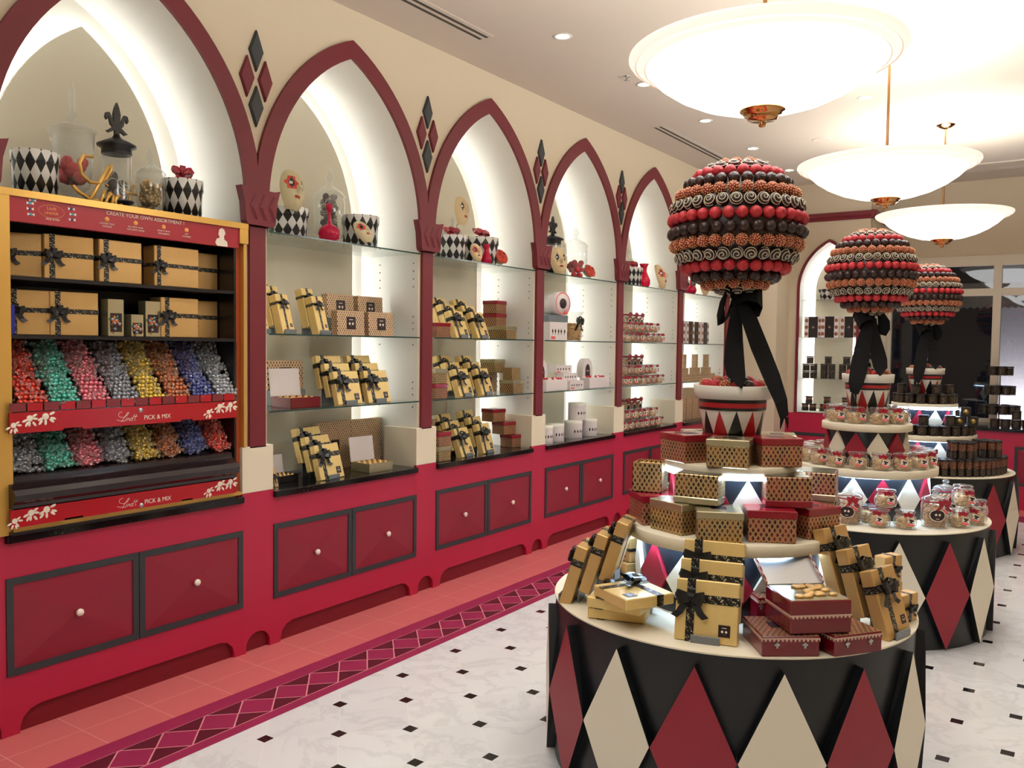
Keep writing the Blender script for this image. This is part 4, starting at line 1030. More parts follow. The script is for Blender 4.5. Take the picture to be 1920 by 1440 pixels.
def table(i, cx, cy, aR, a2, a3, led3=True):
    t = thing('display_table', '%s round harlequin display table with two cream tiers' % ('nearest', 'middle', 'farthest')[i], 'display table', (cx, cy, 0), 0, 'harlequin display tables')
    obj('drum', G().lathe([(0.674, 0), (0.674, 0.624)], 96), blackp, t)
    obj('tabletop', G().lathe([(0.0001, 0.63), (0.679, 0.63), (0.681, 0.629), (0.681, 0.624), (0.66, 0.6235)], 96, 0, None, False), [cream], t)
    top = kite(16, 0.706, 0.660, 0.008, 0.588)
    me = {c: top.mesh('diamond_panel', [c, blackp]) for c in (boardred, boardcream)}
    for k in range(16):
        c = boardred if k % 2 == 0 else boardcream
        obj('diamond_panel', me[c], None, t, (0, 0, 0), (0, 0, R(aR + k * 22.5)), label='%s diamond panel' % ('crimson' if k % 2 == 0 else 'cream'))
    for (n, rd, z0, z1, rt, zt, a0, kk) in ((14, 0.345, 0.63, 0.875, 0.402, 0.92, a2, 0), (12, 0.222, 0.92, 1.125, 0.255, 1.168, a3, 1)):
        d = obj('tier_drum', G().lathe([(rd, z0), (rd, z1)], 64), drumblack, t)
        pan = kite(n, rd + 0.012, rd - 0.004, z0 + 0.002, z1 - 0.004)
        me2 = {c: pan.mesh('diamond_panel', [c, c]) for c in (boardred, boardcream)}
        for k in range(n):
            c = boardcream if k % 2 == 0 else boardred
            obj('diamond_panel', me2[c], None, d, (0, 0, 0), (0, 0, R(a0 + k * 360 / n)), label='%s diamond panel' % ('cream' if k % 2 == 0 else 'crimson'))
        obj('tier_top', G().lathe([(0.0001, zt), (rt - 0.004, zt), (rt, zt - 0.004), (rt, z1 + 0.002), (rt - 0.003, z1), (0.0001, z1)], 80), cream, t)
        if kk == 0 or led3:
            obj('light_ring', G().lathe([(rd + 0.030, z1 - 0.001), (rd + 0.034, z1 - 0.003), (rd + 0.038, z1 - 0.001), (rd + 0.034, z1)], 80, closed=True), ringm, t, label='bluish white light strip under the tier')
    return t
T1 = (2.391, 3.227); T2 = (2.415, 5.476); T3 = (2.365, 7.877)
table(0, *T1, -77.9, -94.5, -54.0); table(1, *T2, -41.0, -88.0, -61.9, False); table(2, *T3, -36.6, -62.0, -60.0)
topiary(0, *T1, 1.168, 'nearest table', False); topiary(1, *T2, 1.168, 'middle table', True); topiary(2, *T3, 1.168, 'farthest table', True)

# ---------------------------------------------------------------- goods on the nearest table
def away(x, y, z, rz, s, dz): a = R(rz); return (x - math.sin(a) * s, y + math.cos(a) * s, z + dz)
def easel(n, ds, dz, w_=0.095):
    def f():
        t = thing('display_easel'); g = G()
        for i in range(n):
            T_ = Matrix.Translation((0, i * ds, 0))
            g.rbox(-w_ / 2, w_ / 2, i * ds - 0.010, i * ds - 0.004, 0.0, i * dz + 0.026, 0.001)
            g.box(-w_ / 2, w_ / 2, i * ds - 0.004, i * ds + 0.042, max(0, i * dz - 0.004), i * dz + 0.0005)
        g.box(-w_ / 2, w_ / 2, (n - 1) * ds + 0.05, (n - 1) * ds + 0.056, 0, (n - 1) * dz + 0.10)
        obj('frame', g, greyac, t); return t
    return f
def leaners(x, y, z, rz, n, ds, dz, key, bld, labels, group, tilt, ek, ew=0.095):
    put(ek, easel(n, ds, dz, ew), 'grey acrylic stepped stand under the ' + group, 'display stand', (x, y, z), rz, None)
    for i in range(n):
        put(key, bld, labels[i], 'gift box', away(x, y, z, rz, i * ds, i * dz + 0.002), rz, None, tilt)
GB = giftbox(bs=1.45); GBN = giftbox(0.155, 0.235, 0.046, goldk, rx=-0.12, rzf=0.72, bs=1.35)
leaners(2.53, 2.645, 0.63, 13.6, 3, 0.07, 0.052, 'gb', GB, ['square gold gift box with black bow, front of the leaning row on nearest table', 'square gold gift box leaning second in the front row of nearest table', 'square gold gift box leaning last in the front row of nearest table'], 'front row of gold boxes', -12, 'ea')
leaners(1.89, 2.81, 0.63, -75, 3, 0.076, 0.052, 'gbn', GBN, ['tall gold ribboned box at the left rim of nearest table, lowest of three', 'tall gold ribboned box leaning at left of nearest table, middle of three', 'tall gold ribboned box leaning at left of nearest table, highest of three'], 'left trio of tall gold boxes', -17, 'eb')
leaners(3.045, 3.10, 0.63, 74, 3, 0.09, 0.056, 'gbn', GBN, ['tall gold ribboned box at the right rim of nearest table, lowest of three', 'tall gold ribboned box leaning at right of nearest table, middle of three', 'tall gold ribboned box leaning at right of nearest table, highest of three'], 'right trio of tall gold boxes', -18, 'ec')
for i, (x, y, rz) in enumerate(((2.189, 2.667, 16), (2.19, 2.64, 3), (2.195, 2.605, -28.6))):
    put('gb', GB, 'gold gift box lying flat at front left of nearest table, %s of the stack' % ('bottom', 'middle', 'top')[i], 'gift box', (x, y, 0.63 + 0.0405 * (i + 1)), rz, None, -90)
GS = giftbox(0.10, 0.10, 0.05, goldk, rx=0, rzf=0.5, lab=False, bs=0.7)
for i, (x, y, z, rz, lb) in enumerate(((1.985, 3.09, 0.63, -30, 'small gold box behind the left trio on nearest table, bottom one'), (1.99, 3.10, 0.732, -24, 'small gold box stacked on another behind the left trio'), (1.93, 3.21, 0.63, -40, 'small gold box at the far left of nearest table beside the tier'), (2.96, 3.42, 0.63, 60, 'small gold box behind the right trio, bottom of two'), (2.96, 3.42, 0.732, 66, 'small gold box behind the right trio, top of two'), (3.04, 3.30, 0.63, 70, 'small gold box peeping out right of the tall right trio'), (2.88, 3.56, 0.63, 50, 'small gold box farthest behind the right trio'))):
    put('gs', GS, lb, 'gift box', (x, y, z), rz)
def bigtin():
    t = flattin(0.205, 0.19, 0.105, tall=True)(); a, b, h = 0.1025, 0.095, 0.105
    obj('foil', G().box(-a + .006, a - .006, -b + .006, b - .006, h, h + 0.001), silverm, t)
    g = G(); q = random.Random(2)
    for i in range(26): g.ball((q.uniform(-.06, .07), q.uniform(-.06, .06), h + .004), 0.014, 6, 4, 0, (1.3, 1, .5))
    obj('wrapped_chocolates', g, goldk, t, kind='stuff')
    T_ = Matrix.Translation((0, b, h)) @ Matrix.Rotation(R(-58), 4, 'X')
    g = G().rbox(-a, a, -0.003, 0.003, 0, 0.19, 0.001, 0, T_); g.box(-a, -a + .004, -0.016, 0.0, 0, 0.19, 1, T_); g.box(a - .004, a, -0.016, 0.0, 0, 0.19, 1, T_); g.box(-a, a, -0.016, 0, 0.186, 0.19, 1, T_)
    obj('open_lid', g, [steel, zigband], t); return t
put('bigtin', bigtin, 'open maroon tin of gold chocolates with its silver lid raised, nearest table', 'tin', (2.805, 2.832, 0.7), 42)
FT = flattin()
put('ft', FT, 'flat maroon tin with patterned top, left one under the open tin', 'tin', (2.736, 2.772, 0.63), 36.6)
put('ft', FT, 'flat maroon tin with patterned top, right one under the open tin', 'tin', (2.885, 2.905, 0.63), 53)
put('ft2', flattin(0.11, 0.13, 0.115), 'upright maroon tin standing behind the open tin on nearest table', 'tin', (2.63, 2.955, 0.63), 40)
TG = tin(); TR = tin(lid=maroonlid, body=tinred); TGi = tin(inv=True); TRi = tin(inv=True, lid=maroonlid, body=tinred); TO = tin(0.115, 0.115, 0.115, opened=True, lid=None)
Z2 = 0.92; Z3 = 1.168; H = 0.1155
for key, b, lb, x, y, z, rz, sc in (
    ('tr', TR, 'diamond patterned tin with maroon lid at left of middle tier, nearest table', 2.15, 3.066, Z2, -46, 1),
    ('to', TO, 'small open diamond patterned tin standing on the left maroon lid', 2.115, 3.085, Z2 + H, 12, 1),
    ('tg', TG, 'diamond patterned tin with pale gold lid, left of two at tier front', 2.297, 2.976, Z2, -21.7, 1),
    ('tg', TG, 'diamond patterned tin with pale gold lid, centre of the tier front', 2.46, 2.925, Z2, 24.8, 0.95),
    ('tgi', TGi, 'upside down patterned tin resting across two pale gold lids', 2.372, 2.985, Z2 + H, 6, 0.97),
    ('tg', TG, 'patterned tin with pale lid at the back left of middle tier', 2.085, 3.30, Z2, 70, 0.9),
    ('tr', TR, 'diamond patterned tin with maroon lid, front right of middle tier', 2.605, 3.035, Z2, 27, 1),
    ('tr', TR, 'diamond patterned tin with maroon lid, far right of middle tier', 2.70, 3.20, Z2, 62, 0.95),
    ('tri', TRi, 'upside down patterned tin resting on two maroon lids', 2.632, 3.122, Z2 + H, 30, 0.97),
    ('tg', TG, 'patterned tin with pale lid behind, at the back right of middle tier', 2.665, 3.395, Z2, 15, 0.9),
    ('tri2', tin(inv=True, body=tinred), 'upside down patterned tin on top of the back right tin', 2.67, 3.40, Z2 + 0.105, 10, 0.95),
    ('tr', TR, 'diamond patterned tin with maroon lid, left of the nearest pot', 2.272, 3.085, Z3, -29.5, 0.92),
    ('tg', TG, 'diamond patterned tin with pale gold lid in front of the nearest pot', 2.453, 3.045, Z3, 12.5, 0.9),
    ('tr', TR, 'diamond patterned tin with maroon lid, right of the nearest pot', 2.575, 3.185, Z3, 38, 0.92),
    ('tg', TG, 'diamond patterned tin with pale lid behind and left of nearest pot', 2.245, 3.30, Z3, -50, 0.85),
    ('tg', TG, 'diamond patterned tin with pale lid behind and right of nearest pot', 2.52, 3.38, Z3, 20, 0.85)):
    put(key, b, lb, 'tin', (x, y, z), rz, None, 0, sc)

# ---------------------------------------------------------------- jars on the middle table
JN = [jar(1), jar(2), jar(3)]
JK = [jar(4, nutm), jar(5), jar(6, nutm)]
def J(i, lb, x, y, z, group=None, rz=None, sc=1.0):
    r_ = math.degrees(math.atan2(3.5652 - x, y)) if rz is None else rz
    kk = 'fourth arch' in lb
    put(('jark%d' if kk else 'jar%d') % (i % 3), (JK if kk else JN)[i % 3], lb, 'jar', (x, y, z), r_ + rnd.uniform(-22, 22), group, 0, sc)
put('bigjar', bigjar, 'tall glass canister of candied nuts with oval label, left on middle table', 'jar', (2.44, 4.995, 0.63), 2)
put('bigjar', bigjar, 'tall glass canister of candied nuts with oval label, front of middle table', 'jar', (2.845, 5.185, 0.63), 22)
put('bigjar', bigjar, 'tall glass canister behind the small jars at right of middle table', 'jar', (2.84, 5.62, 0.63), 30)
for i, (lb, x, y, z) in enumerate((
    ('small popcorn jar, left of the front pair between the two canisters', 2.595, 5.0, 0.63), ('small popcorn jar, right of the front pair between the two canisters', 2.72, 5.045, 0.63),
    ('small popcorn jar tucked behind the front pair, middle table', 2.53, 5.10, 0.63), ('popcorn jar stacked on top of the front pair of jars', 2.615, 5.06, 0.7335),
    ('small popcorn jar just right of the front canister', 2.955, 5.27, 0.63), ('small popcorn jar at the right rim of middle table', 3.02, 5.41, 0.63),
    ('popcorn jar stacked right of the front canister', 2.965, 5.36, 0.7335), ('small popcorn jar behind the front canister', 2.86, 5.36, 0.63),
    ('small popcorn jar at the back right rim of middle table', 2.98, 5.56, 0.63), ('popcorn jar stacked at the back right rim of middle table', 2.945, 5.50, 0.7335), ('popcorn jar farthest right behind the stacked jars', 3.0, 5.69, 0.63))):
    J(i, lb, x, y, z)
for i in range(17):
    a = R(-127 + i * 360 / 17); fr = ('first', 'second', 'third', 'fourth', 'fifth', 'sixth', 'seventh')[i] + ' of the front jars from the left' if i < 7 else 'one of the jars around the back'
    J(i, 'popcorn jar, lower tier of middle table, ' + fr, T2[0] + 0.336 * math.cos(a), T2[1] + 0.336 * math.sin(a), Z2, 'popcorn jars around the lower tier' if i >= 7 else None, math.degrees(a) + 90 if i >= 7 else None)
for i in range(9):
    a = R(-138 + i * 40); fr = ('first', 'second', 'third', 'fourth', 'fifth')[i] + ' in front of the pot from the left' if i < 5 else 'one behind the pot'
    J(i + 1, 'popcorn jar, top tier of middle table, ' + fr, T2[0] + 0.188 * math.cos(a), T2[1] + 0.188 * math.sin(a), Z3, 'popcorn jars behind the middle pot' if i >= 5 else None, math.degrees(a) + 90 if i >= 5 else None)

# ---------------------------------------------------------------- tubs on the farthest table
TB = tub(True); TD = tub(False)
def ring_tubs(cx, cy, z, radii, a0, a1, key, b, lb, grp, step=0.060, sc=1.0):
    for r_ in radii:
        n = int(r_ * R(a1 - a0) / step)
        for i in range(n + 1):
            a = R(a0) + R(a1 - a0) * i / max(1, n)
            put(key, b, lb, 'sweets tub', (cx + r_ * math.cos(a), cy + r_ * math.sin(a), z), math.degrees(a) + 90, grp, 0, sc)
ring_tubs(*T3, 0.63, (0.47, 0.532, 0.594), -72, 10, 'tt', talltub, 'clear tub of chocolate balls in the bottom layer on farthest table', 'chocolate ball tubs, bottom layer')
g = G().lathe([(0.0001, 0), (0.11, 0), (0.11, 0.003), (0.0001, 0.003)], 28)
PL = g.mesh('plate', plastic)
for i, a_ in enumerate((-48, -14)):
    cx_, cy_ = T3[0] + 0.50 * math.cos(R(a_)), T3[1] + 0.50 * math.sin(R(a_))
    o = obj('acrylic_plate', PL, None, None, (cx_, cy_, 0.7625)); prop(o, 'round clear plate under the %s stack of ball tubs, farthest table' % ('left', 'right')[i], 'plate')
    for r_, n in ((0.03, 3), (0.082, 9)):
        for k in range(n):
            a = 2 * PI * k / n + i; put('tt', talltub, 'clear tub of chocolate balls in the %s upper stack on farthest table' % ('left', 'right')[i], 'sweets tub', (cx_ + r_ * math.cos(a), cy_ + r_ * math.sin(a), 0.766), math.degrees(a) + 90, 'chocolate ball tubs, %s upper stack' % ('left', 'right')[i])
ring_tubs(*T3, Z2, (0.285, 0.355), -125, 15, 'td', TD, 'dark labelled tub on the lower tier of farthest table', 'dark tubs on the lower tier', 0.086, 1.4)
ring_tubs(*T3, Z2 + 0.083, (0.32,), -118, -45, 'td', TD, 'dark labelled tub in the raised row on the lower tier', 'dark tubs in raised row, lower tier', 0.15, 1.4)
ring_tubs(*T3, Z3, (0.135, 0.21), -160, 30, 'td', TD, 'dark labelled tub on the top tier of farthest table', 'dark tubs on the top tier', 0.083, 1.35)
ring_tubs(*T3, Z3 + 0.080, (0.185,), -150, -5, 'td', TD, 'dark labelled tub in the raised row on the top tier', 'dark tubs in raised row, top tier', 0.125, 1.35)
def medal(s_=0.075):
    def f():
        t = thing('medallion_box'); obj('box', G().rbox(-s_ / 2, s_ / 2, 0, s_, 0, s_, 0.002), darktub, t)
        obj('medallion', G().lathe([(0.0001, 0), (0.018, 0), (0.022, 0.002), (0.0001, 0.003)], 18, 0, Matrix.Translation((0, -0.001, s_ * .5)) @ Matrix.Rotation(PI / 2, 4, 'X')), goldball, t); return t
    return f
for i, (x, y, z) in enumerate(((2.66, 7.66, 1.003), (2.75, 7.72, 1.003), (2.70, 7.69, 1.079))):
    put('medal', medal(), 'dark cube box with gold medallion, %s of three beside the farthest top tier' % ('left', 'right', 'topmost')[i], 'box', (x, y, z), 15)

# ---------------------------------------------------------------- far ledge and cupboard
def cakestand():
    t = thing('tiered_stand'); g = G()
    g.lathe([(0.0001, 0), (0.05, 0), (0.052, 0.006), (0.012, 0.014), (0.008, 0.05), (0.008, 0.60), (0.014, 0.612), (0.0001, 0.626)], 20); obj('rod', g, steel, t)
    for z, r_ in ((0.12, 0.20), (0.325, 0.15), (0.53, 0.12)): obj('plate', G().lathe([(0.0001, z), (r_, z), (r_, z + 0.004), (0.0001, z + 0.004)], 32), plastic, t)
    return t
CX, CY = 2.705, 10.40
put('cake', cakestand, 'three tier silver stand of dark tubs on the far window ledge', 'display stand', (CX, CY, 0.82), 0)
for z, r_, n, nm in ((0.12, 0.155, 10, 'lowest'), (0.325, 0.105, 7, 'middle'), (0.53, 0.078, 5, 'top')):
    for k in range(n):
        a = 2 * PI * k / n; put('td', TD, 'dark tub on the %s plate of the tiered stand' % nm, 'sweets tub', (CX + r_ * math.cos(a), CY + r_ * math.sin(a), 0.82 + z + 0.0045), math.degrees(a) + 90, 'dark tubs on the %s plate' % nm, 0, 1.6)
for i in range(11):
    x = 2.22 + 0.096 * i
    if i == 4: continue
    put('td', TD, 'dark tub in the bottom row along the far window ledge', 'sweets tub', (x, 10.06 + 0.01 * (i % 2), 0.82), 10, 'dark tubs along the far ledge', 0, 1.55)
    if i in (1, 2, 7): put('td', TD, 'dark tub stacked on the row along the far window ledge', 'sweets tub', (x, 10.065, 0.9122), 10, 'stacked dark tubs on the far ledge', 0, 1.55)
put('hatw', hatbox(0.16, 0.12), 'wide harlequin hat box on the top shelf of the far cupboard', 'hat box', (0.99, 10.28, 2.18), 0, None, 0, (1, 0.7, 1))
def bookbox(w_, flip):
    def f():
        t = thing('gift_carton'); obj('box', G().rbox(-w_ / 2, w_ / 2, 0, 0.05, 0, 0.245, 0.002), cartonw, t)
        obj('dark_panel', G().box(-w_ * .26, w_ * .26, -0.001, 0, 0.001, 0.244), darktub, t)
        g = G()
        for s in (-1, 1):
            for z in (0.045, 0.122, 0.2): g.lathe([(0.0001, 0.002), (0.020, 0.002), (0.022, 0)], 16, 0, Matrix.Translation((s * w_ * .38, -0.0005, z)) @ Matrix.Rotation(PI / 2, 4, 'X'))
        obj('printed_discs', g, choc, t); crest(t, 0, 0.12, -0.0015, 0.05); return t
    return f
BB = bookbox(0.22, 0)
for i, x in enumerate((0.79, 0.99, 1.19)):
    put('bb', BB, 'white and black carton with round prints, %s on the second shelf, far cupboard' % ('left', 'middle', 'right')[i], 'carton', (x, 10.19 + (0.06 if i != 1 else 0), 1.742), (8, 0, -8)[i], None, 0, (0.9, 1, 1))
for sh, z in (('third', 1.266), ('lowest', 0.885)):
    ls = 1.45; hh = 0.0595 * ls
    for c in range(3):
        for (dx, dz) in ((-0.043, 0), (0.043, 0)) + (((-0.043, hh), (0.043, hh)) if sh == 'third' else ()) + ((0, 2 * hh if sh == 'third' else hh),):
            put('tb' if sh == 'lowest' else 'td', TB if sh == 'lowest' else TD, 'dark tub in the little pyramids on the %s shelf of the far cupboard' % sh, 'sweets tub', (0.775 + c * 0.205 + dx, 10.22, z + dz), 0, 'tub pyramids on the %s far shelf' % sh, 0, ls)

# ---------------------------------------------------------------- left wall: decorations on the top shelves
TOPZ = 2.1805
A1, A2, A3, A4, A5 = 'first arch', 'second arch', 'third arch', 'fourth arch', 'fifth arch'
put('hat', hatbox(), 'harlequin hat box at the left end above the sweets stand', 'hat box', (-0.14, 1.838, 2.2), 0, None, 0, (1.05, 1.05, 1.22))
put('urn', apoth('urn', redball), 'tall footed glass urn of red chocolates above the sweets stand', 'jar', (-0.23, 2.045, 2.182), 0, None, 0, (1.12, 1.12, 1.18))
put('blk', apoth('black', 'swirl'), 'glass jar with black fleur lid above the sweets stand', 'jar', (-0.2, 2.235, 2.182), 90, None, 0, (1, 1, 1.16))
put('gj', apoth('clear', goldball, 0.07, 0.30), 'small glass jar of gold balls above the sweets stand', 'jar', (-0.17, 2.385, 2.182), 0, None, 0, (0.98, 0.98, 1.1))
put('hatb', hatbox(bw=True), 'harlequin hat box with red bow at right above the sweets stand', 'hat box', (-0.17, 2.555, 2.182), 70, None, 0, (1.12, 1.12, 1.36))
put('hat', hatbox(), 'harlequin hat box under the mask in the first open arch', 'hat box', (-0.20, 3.235, TOPZ), 0, None, 0, (1.35, 1.35, 1.12))
MK1 = maskobj(skin, maskred); MK2 = maskobj(maskpale, None, both=False); MK3 = maskobj(maskpale, maskred)
put('mk1', MK1, 'grey mask with red painted eye leaning over a hat box, first arch', 'mask', (-0.12, 3.19, 2.43), 84, None, -14, 1.12, 10)
put('cj', apoth('clear', None), 'empty clear glass jar behind the mask, first arch', 'jar', (-0.30, 3.41, TOPZ), 0, None, 0, (0.8, 0.8, 0.95))
put('cjs', apoth('clear', 'swirl', 0.085, 0.40), 'tall clear jar of spiral truffles in the first arch', 'jar', (-0.25, 3.60, TOPZ), 0, None, 0, (1.1, 1.1, 1.15))
put('flask', flask, 'round red glass bottle with ball stopper in the first arch', 'bottle', (-0.08, 3.44, TOPZ), 0)
put('hat', hatbox(), 'harlequin hat box at right of the first arch', 'hat box', (-0.22, 3.83, TOPZ), 0, None, 0, (1.3, 1.3, 1.35))
put('mk1', MK1, 'mask with orange painted eye lying against the right hat box', 'mask', (-0.075, 3.70, 2.255), 80, None, -38, 0.8)
put('hatb', hatbox(bw=True), 'small harlequin box with red bow at left of second arch', 'hat box', (-0.2, 4.70, TOPZ), 60, None, 0, (1.3, 1.3, 1.2))
put('mk2', MK2, 'pale mask with dark eye tear raised on a jar, second arch', 'mask', (-0.15, 4.73, 2.53), 86, None, -10, 1.0, 10)
put('cj', apoth(), 'clear glass jar behind the raised mask, second arch', 'jar', (-0.27, 4.80, TOPZ), 0, None, 0, (0.95, 0.95, 1.15))
put('hatb', hatbox(bw=True), 'large harlequin box with red bow at right of second arch', 'hat box', (-0.22, 5.06, TOPZ), 80, None, 0, (1.6, 1.6, 1.36))
put('mk3', MK3, 'small orange masked face in front of boxes, second arch', 'mask', (-0.06, 4.80, 2.245), 70, None, -20, 0.65)
put('vase', vase, 'small red glass vase in the second arch', 'vase', (-0.06, 4.93, TOPZ), 0, None, 0, 0.85)
put('flower', flower, 'orange paper flower at right of the second arch', 'flower', (-0.12, 5.16, TOPZ + 0.062), 75, None, 62, 1.15)
put('blk', apoth('black', 'swirl'), 'glass jar with black fleur lid behind a mask, third arch', 'jar', (-0.2, 6.04, TOPZ), 90, None, 0, (1.1, 1.1, 1.12))
put('mk4', maskobj(maskpale, None, both=True), 'pale mask with black diamond eyes standing in the third arch', 'mask', (-0.06, 5.90, 2.285), 60, None, -10, 1.05)
put('hat', hatbox(), 'harlequin hat box behind the mask, third arch', 'hat box', (-0.30, 6.24, TOPZ), 0, None, 0, (0.9, 0.9, 1.2))
put('cjr', apoth('clear', redball, 0.085, 0.42), 'tall clear jar of red sweets in the third arch', 'jar', (-0.2, 6.42, TOPZ), 0, None, 0, (1.25, 1.25, 1.08))
for i in range(5): 
    o = obj('red_truffle', TRMESH['red'], None, None, (-0.09 + 0.02 * (i % 2), 6.21 + 0.052 * (i % 3) + 0.02 * (i // 3), TOPZ + 0.023 + 0.040 * (i // 3))); prop(o, 'red truffle in the little heap in front of the third arch jar', 'chocolate', 'red truffle heap, third arch')
put('flower', flower, 'orange paper flower at right of the third arch', 'flower', (-0.12, 6.49, TOPZ + 0.062), 75, None, 62, 1.15)
put('cj', apoth(), 'clear glass jar at left of the fourth arch', 'jar', (-0.25, 7.50, TOPZ), 0, None, 0, (1.3, 1.3, 1.3))
put('hatb', hatbox(bw=True), 'small harlequin box with red bow at left of fourth arch', 'hat box', (-0.15, 7.42, TOPZ), 60, None, 0, (1.1, 1.1, 1.2))
put('vase', vase, 'tall red glass vase in the fourth arch', 'vase', (-0.07, 7.50, TOPZ), 0, None, 0, 1.35)
put('mk3', MK3, 'pale mask with orange eye patch alone at right of fourth arch', 'mask', (-0.09, 7.87, 2.30), 88, None, -16, 1.2)
put('flask', flask, 'round red glass bottle in the fifth arch', 'bottle', (-0.1, 8.72, TOPZ), 0)
put('hat', hatbox(), 'harlequin hat box in the fifth arch', 'hat box', (-0.22, 8.9, TOPZ), 0, None, 0, 1.1)
put('mk3', MK3, 'orange eyed mask in the fifth arch behind the ball tree', 'mask', (-0.08, 9.02, 2.27), 70, None, -15, 0.85)

# ---------------------------------------------------------------- left wall: goods on shelves
S1, S2, S3 = 1.6505, 1.2435, 0.8205
TIER = {S1: 'upper glass shelf', S2: 'lower glass shelf', S3: 'black slab'}
def on(key, b, y, x, z, rz, lb, cat='gift box', tilt=0, sc=1, lift=0.0, arch=A1):
    put(key, b, '%s, %s of the %s' % (lb, TIER[z], arch), cat, (x, y, z + lift), rz, None, tilt, sc)
def row(key, b, y, x, z, n, lb, arch, rz=97, tilt=-17, sc=1, ek='ed', ds=0.07, dz=0.045):
    put(ek + str(n), easel(n, 0.07, 0.045), 'grey stand under the %s, %s, %s' % (lb, TIER[z], arch), 'display stand', (x, y, z), rz)
    for i in range(n):
        put(key, b, '%s, %s of its row, %s of the %s' % (lb, ('front', 'second', 'back', 'last')[i], TIER[z], arch), 'gift box', away(x, y, z, rz, i * ds, i * dz + 0.002), rz, None, tilt, sc)
GT = giftbox(0.10, 0.225, 0.052, goldm, rx=-0.05, rzf=0.78, bs=0.8)
# first arch, upper shelf
row('gt', GT, 3.40, -0.07, S1, 2, 'narrow gold box right', A1, 100, -15)
row('gt', GT, 3.17, -0.10, S1, 3, 'narrow gold box centre', A1, 100, -15)
row('gt', GT, 3.01, -0.12, S1, 2, 'narrow gold box left', A1, 100, -15)
CP = carton()
on('cp', CP, 3.64, -0.10, S1, 90, 'patterned carton with dark label, front left', 'carton', -3)
on('cp', CP, 3.90, -0.10, S1, 90, 'patterned carton with dark label, front right', 'carton', -3)
on('cp', CP, 3.72, -0.27, S1, 90, 'patterned carton raised at back left', 'carton', -3, 1, 0.105)
on('cp', CP, 3.98, -0.27, S1, 90, 'patterned carton raised at back right', 'carton', -3, 1, 0.105)
t = obj('shelf_riser', G().rbox(-0.36, -0.22, 3.6, 4.1, S1, S1 + 0.104, 0.002), greyac); prop(t, 'grey riser behind the front cartons in the first arch', 'display stand')
# first arch, lower shelf
on('cp', CP, 3.30, -0.28, S2, 90, 'patterned carton raised at the left', 'carton', -3, 1.15, 0.09)
t = obj('shelf_riser', G().rbox(-0.37, -0.25, 3.18, 3.42, S2, S2 + 0.089, 0.002), greyac); prop(t, 'grey riser at the left of the lower shelf, first arch', 'display stand')
on('ob', openbox(maroon, cartonw), 3.25, -0.14, S2, 88, 'open red box with white lid raised', 'box', 0, 1.05)
row('gb', GB, 3.60, -0.06, S2, 3, 'square gold box left', A1, 92, -14, 1, 'ee')
row('gb', GB, 3.85, -0.06, S2, 3, 'square gold box right', A1, 92, -14, 1, 'ee')
# first arch, slab
row('gb', GB, 3.46, -0.06, S3, 3, 'square gold box centre', A1, 97, -16, 1.02, 'ee')
put('bbx', openbox(blackin, blackin), 'small open black box, left end of the slab, first arch', 'box', (-0.22, 3.22, S3), 95, None, 0, 0.7)
put('gs', GS, 'small gold box cut by the pilaster, left end of the slab', 'gift box', (-0.08, 3.05, S3), 100, None, -15, (0.7, 1, 1.1))
on('cp2', carton(0.28, 0.30, 0.05, cartonpat, 0.07), 3.72, -0.31, S3, 90, 'large patterned carton with dark labels, left', 'carton', -3)
on('cp2', carton(0.28, 0.30, 0.05, cartonpat, 0.07), 4.00, -0.31, S3, 90, 'large patterned carton with dark labels, right', 'carton', -3)
on('ob2', openbox(silverm, goldk), 3.84, -0.12, S3, 88, 'open pale gold box with its lid raised', 'box', 0, 1.0)
# second arch
row('gb', GB, 4.69, -0.07, S1, 3, 'gold box left', A2, 98, -20, (0.9, 1.2, 1), 'ee')
row('gb', GB, 4.93, -0.07, S1, 3, 'gold box right', A2, 98, -20, (0.85, 1.2, 1), 'ee')
on('tr', TR, 4.42, -0.10, S1, 90, 'red tin at left', 'tin', 0, 0.85)
TGs = tin(0.13, 0.13, 0.095)
on('tgs', TGs, 5.25, -0.12, S1, 90, 'pale tin with dark label at front right', 'tin', 0, 1)
on('tgs', TGs, 5.37, -0.30, S1, 90, 'lowest tin of the back stack', 'tin', 0, 1)
on('trs', tin(0.13, 0.13, 0.095, tinred, maroonlid), 5.37, -0.30, S1, 90, 'middle tin of the back stack', 'tin', 0, 1, 0.099)
on('trs', tin(0.13, 0.13, 0.095, tinred, maroonlid), 5.37, -0.30, S1, 90, 'top red tin of the back stack', 'tin', 0, 1, 0.198)
row('gb', GB, 4.74, -0.07, S2, 3, 'gold box left', A2, 98, -18, (0.95, 1.2, 1), 'ee')
row('gb', GB, 4.99, -0.07, S2, 3, 'gold box right', A2, 98, -18, (0.85, 1.2, 1), 'ee')
on('trs', 0, 4.43, -0.12, S2, 90, 'lower tin of the left pair', 'tin'); on('tgs', 0, 4.43, -0.12, S2, 90, 'upper tin of the left pair', 'tin', 0, 1, 0.099)
on('tgs', 0, 5.38, -0.14, S2, 90, 'front right patterned tin', 'tin'); on('to', TO, 5.38, -0.14, S2, 80, 'small open tin stacked at the right', 'tin', 0, 0.8, 0.099)
on('cp', CP, 5.33, -0.32, S2, 90, 'patterned carton at the back right', 'carton', 0, 1); on('tgs', 0, 5.38, -0.32, S2, 90, 'pale tin on the back carton', 'tin', 0, 1.05, 0.15)
row('gb', GB, 4.75, -0.06, S3, 3, 'gold box left', A2, 100, -20, (0.95, 1.2, 1.05), 'ee')
row('gb', GB, 5.01, -0.07, S3, 3, 'gold box right', A2, 98, -16, (0.85, 1.2, 1.1), 'ee')
